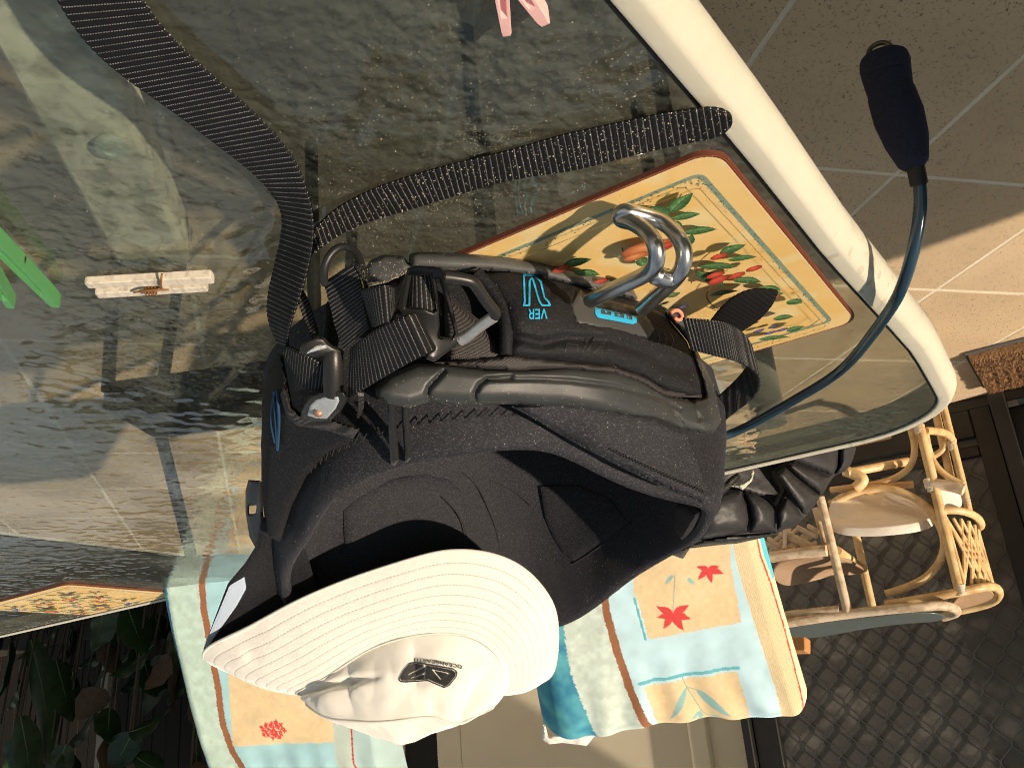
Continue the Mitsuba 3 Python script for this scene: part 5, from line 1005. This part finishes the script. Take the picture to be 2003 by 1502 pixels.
cane('rail', ((1400, 575), (1520, 585), (1610, 610)), YF, .016, 'cane_grey')
cane('rail', ((1100, 1360), (1590, 1275), (1740, 1245), (1820, 1250), (1840, 1290), (1790, 1345), (1560, 1405)), [YF, YF, YF + .03, YF + .12, YF + .2, YF + .26, YF + .27], .0115)
cane('rail', ((455, 1480), (900, 1415), (1300, 1375), (1480, 1368), (1550, 1388), (1545, 1418), (1470, 1442)), [YF - .12, YF - .1, YF - .1, YF - .06, YF, YF + .08, YF + .1], .0125, 'cane_grey')
cane('rail', ((350, 1050), (560, 1020), (715, 1005)), YF - .12, .016, 'cane_grey', straight=True)
cane('rail', ((450, 1430), (800, 1392)), YF - .10, .0125, 'cane_grey', straight=True)
cane('rung', ((785, 1008), (955, 1125)), [YF - .09, YB - .02], .0125, straight=True)
for k in range(12):
    a = A3(ony(*zr((785 + 170 * (k + .5) / 12, 1008 + 117 * (k + .5) / 12))[0], YF - .09 + .35 * (k + .5) / 12)); b = A3(ony(*zr((955, 1125))[0], YB - .02)); put('rung_ring', tube([a, a + unit(b - a) * .008], .0145, 12), 'cane', RS, smooth=50)
for (u, v, y, r) in ((1320, 215, YF, .0165), (1590, 1262, YF, .0165), (1530, 325, YB, .014), (1385, 570, YF, .0165), (1400, 590, YF, .0160), (1625, 675, YB, .013)):
    c = ony(*zr((u, v))[0], y); put('binding', lathe([(r - .003, -.016), (r, -.013), (r - .0012, -.009), (r, -.005), (r - .0012, 0), (r, .004), (r - .0012, .009), (r, .013), (r - .003, .016)], 14, c, V(0.0, 0, 1)), 'cane_wrap', RS, smooth=50)
def disc_px(name, pts, y, th, m, label=None):
    Q = spline([ony(u, v, k) for (u, v), k in zip(zr(*pts), y)], 48, closed=True); c = Q.mean(0)
    put(name, loft([c + (Q - c) * .97 + V(0, 0, -th), Q + V(0, 0, -th + .003), Q + V(0, 0, -.003), c + (Q - c) * .97]), m, RS, smooth=35, label=label)
disc_px('shelf_board', ((740, 860), (760, 730), (900, 670), (1100, 640), (1230, 660), (1370, 740), (1410, 850), (1200, 905), (950, 920), (800, 905)), [YF - .05, YF, YF + .1, YF + .16, YF + .18, YF + .16, YF + .06, YF - .05, YF - .08, YF - .08], .03, 'board_white', 'pale round shelf board with a curved shadow on it')
disc_px('shelf_board', ((1440, 640), (1560, 640), (1600, 690), (1580, 735), (1480, 735)), [YF, YF + .1, YF + .15, YF + .1, YF], .03, 'board_white')
disc_px('shelf_board', ((380, 1120), (720, 1062), (900, 1100), (960, 1150), (740, 1180), (400, 1222)), [YF - .12, YF - .1, YF + .05, YF + .1, YF, YF - .1], .012, 'board_brown')
disc_px('shelf_board', ((1540, 1350), (1600, 1300), (1720, 1270), (1800, 1285), (1780, 1330), (1650, 1375), (1540, 1398)), [YF + .05, YF + .03, YF + .06, YF + .14, YF + .22, YF + .24, YF + .2], .01, 'board_brown')
disc_px('glass_shelf', ((470, 1505), (900, 1455), (1300, 1420), (1480, 1435), (1475, 1460), (1300, 1480), (900, 1530), (480, 1570)), [YF - .1, YF - .08, YF - .06, YF, YF + .03, YF + .02, YF - .02, YF - .06], .008, 'shelf_glass', 'dark glass shelf edge under the top rail')
# basket end: rims and criss cross canes
for pts, r in ((((1465, 748), (1560, 745), (1650, 765), (1705, 800), (1722, 845), (1690, 868)), .0105),): cane('basket_rim', pts, [YF, YF + .02, YF + .06, YF + .12, YF + .17, YF + .2], r)
lt, lb = [(1490, 790), (1540, 795), (1590, 800), (1640, 815), (1680, 840), (1700, 870)], [(1610, 1225), (1660, 1228), (1705, 1228), (1745, 1228), (1780, 1230), (1800, 1232)]
for i in range(6):
    for dlt in (-2, 2, 3 if i < 3 else -3):
        j = i + dlt
        if 0 <= j < 6: cane('basket_cane', (lt[i], ((lt[i][0] + lb[j][0]) / 2 + 8, (lt[i][1] + lb[j][1]) / 2), lb[j]), [YF + .03 * i, YF + .015 * (i + j) + .006, YF + .03 * j], .0042, n=14)
cane('basket_cane', (lt[0], lb[0]), [YF, YF], .006, n=8); cane('basket_cane', (lt[5], lb[5]), [YF + .16, YF + .16], .0052, n=8)
# lattice panel at the left
for a, b in (((310, 950), (420, 1010)), ((330, 920), (470, 1015)), ((400, 885), (600, 990)), ((430, 870), (640, 980)), ((520, 850), (650, 910)), ((310, 985), (480, 860)), ((340, 1010), (540, 850)), ((420, 1015), (600, 880)), ((450, 1010), (640, 890)), ((560, 1000), (650, 950)), ((590, 840), (660, 880))):
    for o in (0, 11): cane('lattice_cane', ((a[0], a[1] + o), (b[0], b[1] + o)), [YF - .08, YF - .08 + (.009 if a[1] > b[1] else 0)], .0050, n=8, m='cane_grey', straight=True)
c = ony(*zr((455, 935))[0], YF - .085); put('binding', tube([c + V(0, 0, -.03), c + V(.01, -.01, .03)], .007, 10), 'cane_wrap', RS, smooth=40)
mat('orange_wood', (.50, .24, .09), rough=.5)
solo('wood_offcut', xform(cbox(-.03, .03, -.02, .02, -.02, .02, .003), frame(ony(1560, 1262, 1.55), V(1, .1, -.1), y=V(0, 1, .2))), 'orange_wood', 'small orange brown wooden block beside the cushion under the stand', 'wood block', smooth=30)
# ---------------------------------------------------------------- dark planting beyond the table
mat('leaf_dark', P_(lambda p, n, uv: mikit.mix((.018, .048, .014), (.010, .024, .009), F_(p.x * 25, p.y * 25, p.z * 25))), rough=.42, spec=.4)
mat('leaf_dry', P_(lambda p, n, uv: mikit.mix((.075, .045, .022), (.035, .024, .013), F_(p.x * 40, p.y * 40, p.z * 40))), rough=.8)
mat('midrib', (.09, .14, .05), rough=.6)
mat('stalk', (.05, .042, .024), rough=.7)
def leaf_mesh(root, tipp, wd, droop, roll, nseg=16, nw=6):
    root, tipp = A3(root), A3(tipp); ax = tipp - root; L = np.linalg.norm(ax); d = ax / L
    sd_ = unit(np.cross(d, V(math.sin(roll), math.cos(roll), .35))); up_ = unit(np.cross(sd_, d)); rows, mid = [], []
    for t in np.linspace(0, 1, nseg + 1):
        c = root + ax * t - V(0, 0, 1) * droop * (t ** 2) + up_ * .05 * L * math.sin(t * 3); mid.append(c + up_ * .003)
        w = wd * (math.sin(math.pi * min(1, t * .97 + .03) ** .75) ** .8) * (1 + .03 * math.sin(t * 19 + roll * 7))
        rows.append([c + sd_ * s * w + up_ * (.22 * w * s * s + .006 * math.sin(t * 17 + s * 3) * abs(s)) for s in np.linspace(-1, 1, 2 * nw + 1)])
    R = A3(rows); v, f = loft(R, False, False); return (v, f), mid
def plant(label, spots):
    t = thing('broad_leaf_plant', label, 'plant', 'plants in the dark bed beyond the table')
    for r_, tp, wd, dr_, ro, m in spots:
        wd = wd * 1.75
        (v, f), mid = leaf_mesh(r_, tp, wd, dr_, ro); k = put('leaf', (v, f), m, t, smooth=True); put('midrib', tube(mid, np.linspace(.006, .0015, len(mid)), 6), 'midrib' if m == 'leaf_dark' else 'stalk', k, smooth=True)
        put('stalk', tube(spline([V(r_[0] + .03, r_[1] + .08, -.1), (A3(r_) + V(r_[0] + .03, r_[1] + .06, .1)) / 2, A3(r_)], 10), .008, 6), 'stalk', t, smooth=True)
    return t
Y = 2.5
o = lambda u, v, y: ony(u, v, y)
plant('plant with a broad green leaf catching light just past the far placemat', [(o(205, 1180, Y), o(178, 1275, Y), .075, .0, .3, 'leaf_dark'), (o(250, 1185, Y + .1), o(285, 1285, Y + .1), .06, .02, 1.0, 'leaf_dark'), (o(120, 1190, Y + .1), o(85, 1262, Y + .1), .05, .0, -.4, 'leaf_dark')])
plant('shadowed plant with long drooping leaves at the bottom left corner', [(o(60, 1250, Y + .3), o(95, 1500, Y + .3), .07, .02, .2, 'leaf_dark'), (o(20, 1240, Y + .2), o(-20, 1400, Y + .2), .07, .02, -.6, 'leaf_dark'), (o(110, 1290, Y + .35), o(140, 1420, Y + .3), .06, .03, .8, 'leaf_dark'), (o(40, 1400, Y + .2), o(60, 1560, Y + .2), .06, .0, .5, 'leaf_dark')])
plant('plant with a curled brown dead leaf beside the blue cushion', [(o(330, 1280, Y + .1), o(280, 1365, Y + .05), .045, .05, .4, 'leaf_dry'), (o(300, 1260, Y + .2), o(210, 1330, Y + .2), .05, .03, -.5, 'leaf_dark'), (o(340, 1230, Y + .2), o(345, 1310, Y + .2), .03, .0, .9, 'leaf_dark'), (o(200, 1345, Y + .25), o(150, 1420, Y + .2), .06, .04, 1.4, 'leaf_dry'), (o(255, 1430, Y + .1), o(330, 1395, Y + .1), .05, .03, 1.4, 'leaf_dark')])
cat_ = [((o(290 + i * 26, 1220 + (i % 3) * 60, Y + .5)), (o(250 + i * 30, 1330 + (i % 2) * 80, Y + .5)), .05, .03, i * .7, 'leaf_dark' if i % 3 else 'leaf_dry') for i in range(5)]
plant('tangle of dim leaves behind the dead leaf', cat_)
rg = np.random.default_rng(21)
for gi_, lab in enumerate(('dense dim foliage right under the table edge at the left', 'dense dim foliage in the bottom left corner of the photo', 'dense dim foliage against the dark fence near the stake')):
    sp_ = []
    for j in range(13):
        u, v = ((rg.uniform(0, 330), rg.uniform(1200, 1330)), (rg.uniform(-20, 190), rg.uniform(1300, 1520)), (rg.uniform(180, 420), rg.uniform(1290, 1520)))[gi_]; y = Y + rg.uniform(.25, .75)
        a = rg.uniform(-.9, .9); L = rg.uniform(60, 120); sp_.append((o(u, v, y), o(u + L * math.sin(a), v + L * math.cos(a), y + rg.uniform(-.1, .1)), rg.uniform(.035, .06), rg.uniform(0, .08), rg.uniform(-1, 1.5), 'leaf_dark' if rg.random() < .75 else 'leaf_dry'))
    plant(lab, sp_)
bf = thing('timber_fence', 'dark brown timber fence behind the plants', 'fence')
for i in range(58): 
    x = 3.3 + i * .182; put('plank', cbox(x, x + .175, 3.9 + .004 * (i % 2), 3.925 + .004 * (i % 2), -.1, 2.4, .003), 'timber_mat', bf)
put('fence_rail', cbox(3.3, 13.8, 3.931, 3.98, .3, .4, .003), 'timber_mat', bf); put('fence_rail', cbox(3.3, 13.8, 3.931, 3.98, 1.3, 1.4, .003), 'timber_mat', bf)
pb = o(207, 1416, 3.0); solo('garden_stake', cbox(pb[0] - .045, pb[0] + .045, 2.96, 3.04, -.12, 1.3, .004), 'post_mat', 'pale square wooden stake among the dark plants', 'stake')
stk = o(225, 1420, .0)
# ---------------------------------------------------------------- sand scattered over the table and the harness
mat('sand_mat', P_(lambda p, n, uv: mikit.mix((.62, .52, .36), (.80, .74, .60), N_(p.x * 700, p.y * 700, p.z * 700))), rough=.35, spec=.6)
OCT = A3([[1, 0, 0], [-1, 0, 0], [0, 1, 0], [0, -1, 0], [0, 0, 1], [0, 0, -1]], float); OCF = A3([[0, 2, 4], [2, 1, 4], [1, 3, 4], [3, 0, 4], [2, 0, 5], [1, 2, 5], [3, 1, 5], [0, 3, 5]])
def grains(C, smin, smax):
    n = len(C); s = smin + (smax - smin) * RNG.random(n) ** 2.5; v = OCT[None] * s[:, None, None] * RNG.uniform(.6, 1.2, (n, 6, 1)); a = RNG.uniform(0, 6.28, n); c_, s_ = np.cos(a), np.sin(a)
    x = v[..., 0] * c_[:, None] - v[..., 1] * s_[:, None]; y = v[..., 0] * s_[:, None] + v[..., 1] * c_[:, None]
    v = np.stack([x, y, v[..., 2]], -1) + C[:, None]; f = OCF[None] + 6 * np.arange(n)[:, None, None]; return v.reshape(-1, 3), f.reshape(-1, 3)
C = []
n = 5200; x, y = RNG.uniform(.04, 1.75, n), RNG.uniform(-1.05, -.04, n); w = meshkit.fbm(np.c_[x * 7, y * 7, x * 0], 3, 31); k = RNG.random(n) < np.clip((w - .40) * 4, .08, 1); C.append(np.c_[x, y, np.full(n, TABLE - .0022)][k])
def patch(cx, cy, sx, sy, n, h=.0):
    q = tab(cx, cy, h); uv = RNG.normal(0, 1, (n, 2)) * [sx, sy] + [cx, cy]; return A3([tab(a, b, h) for a, b in uv])
for p in ((990, 265, 60, 20, 260), (930, 280, 7, 20, 60), (880, 400, 110, 35, 480), (700, 440, 60, 40, 330), (1150, 370, 120, 25, 330), (640, 540, 25, 60, 160), (470, 590, 60, 50, 200), (1380, 285, 50, 12, 160), (1620, 480, 60, 60, 150), (560, 300, 120, 60, 200), (800, 200, 150, 90, 350), (1230, 180, 90, 60, 260), (350, 600, 60, 60, 120), (1000, 140, 260, 80, 420), (1250, 200, 90, 60, 160)): C.append(patch(*p, h=-.0022))
C = np.vstack(C); pl = [sbox(.035, -.672, .262, -.365)]; keep = ~contains_xy(pl[0], C[:, 0], C[:, 1]); C[~keep, 2] = TABLE + .0021; C = C[keep | (RNG.random(len(C)) < .12)]
inr = Polygon(contour(.040, 0)[:, :2]); C = C[contains_xy(inr, C[:, 0], C[:, 1])]
solo('table_sand', grains(C, .00018, .00050), 'sand_mat', 'fine pale sand grains scattered over the glass table top', 'sand', kind='stuff')
def on_mesh(key, n, smin, smax, filt=None, lift=.0001):
    v, f, *_ = meshkit.WRITTEN[scene[key]['filename']]; v = v.astype(float); tri = v[f]; nn = np.cross(tri[:, 1] - tri[:, 0], tri[:, 2] - tri[:, 0]); ar = np.linalg.norm(nn, axis=1); nn /= np.maximum(ar, 1e-12)[:, None]
    c = tri.mean(1); w = ar * ((nn * (EYE - c)).sum(1) > 0) * (nn[:, 2] > -.2)
    if filt is not None: w = w * filt(proj(c))
    i = RNG.choice(len(f), n, p=w / w.sum()); r = RNG.dirichlet([1, 1, 1], n); P = (tri[i] * r[:, :, None]).sum(1) + nn[i] * lift; return grains(P, smin, smax)
near = lambda cx, cy, sx, sy, lo=.06: (lambda q: lo + np.exp(-((q[:, 0] - cx) / sx) ** 2 - ((q[:, 1] - cy) / sy) ** 2))
G = [on_mesh(HN + '__long_strap', 1500, .0002, .0006, near(300, 110, 90, 70, .02)), on_mesh(HN + '__strap_tail', 500, .0002, .0005), on_mesh(HN + '__neoprene_belt', 900, .00015, .00038, near(980, 835, 160, 40, .10)), on_mesh(HN + '__upper_foam_pad', 260, .00015, .0004),
     on_mesh(HN + '__lower_foam_pad', 160, .00015, .0004), on_mesh(HN + '__lower_foam_pad_001', 170, .00018, .00045), on_mesh(HN + '__neoprene_belt', 300, .00015, .0004, near(1210, 1110, 70, 40, .0)), on_mesh(HN + '__belt_flap', 220, .00015, .00035), on_mesh(HN + '__bar_cover', 60, .00015, .0003)]
put('stuck_sand', cat(G), 'sand_mat', HN, kind='stuff', label='sand grains stuck to the harness')
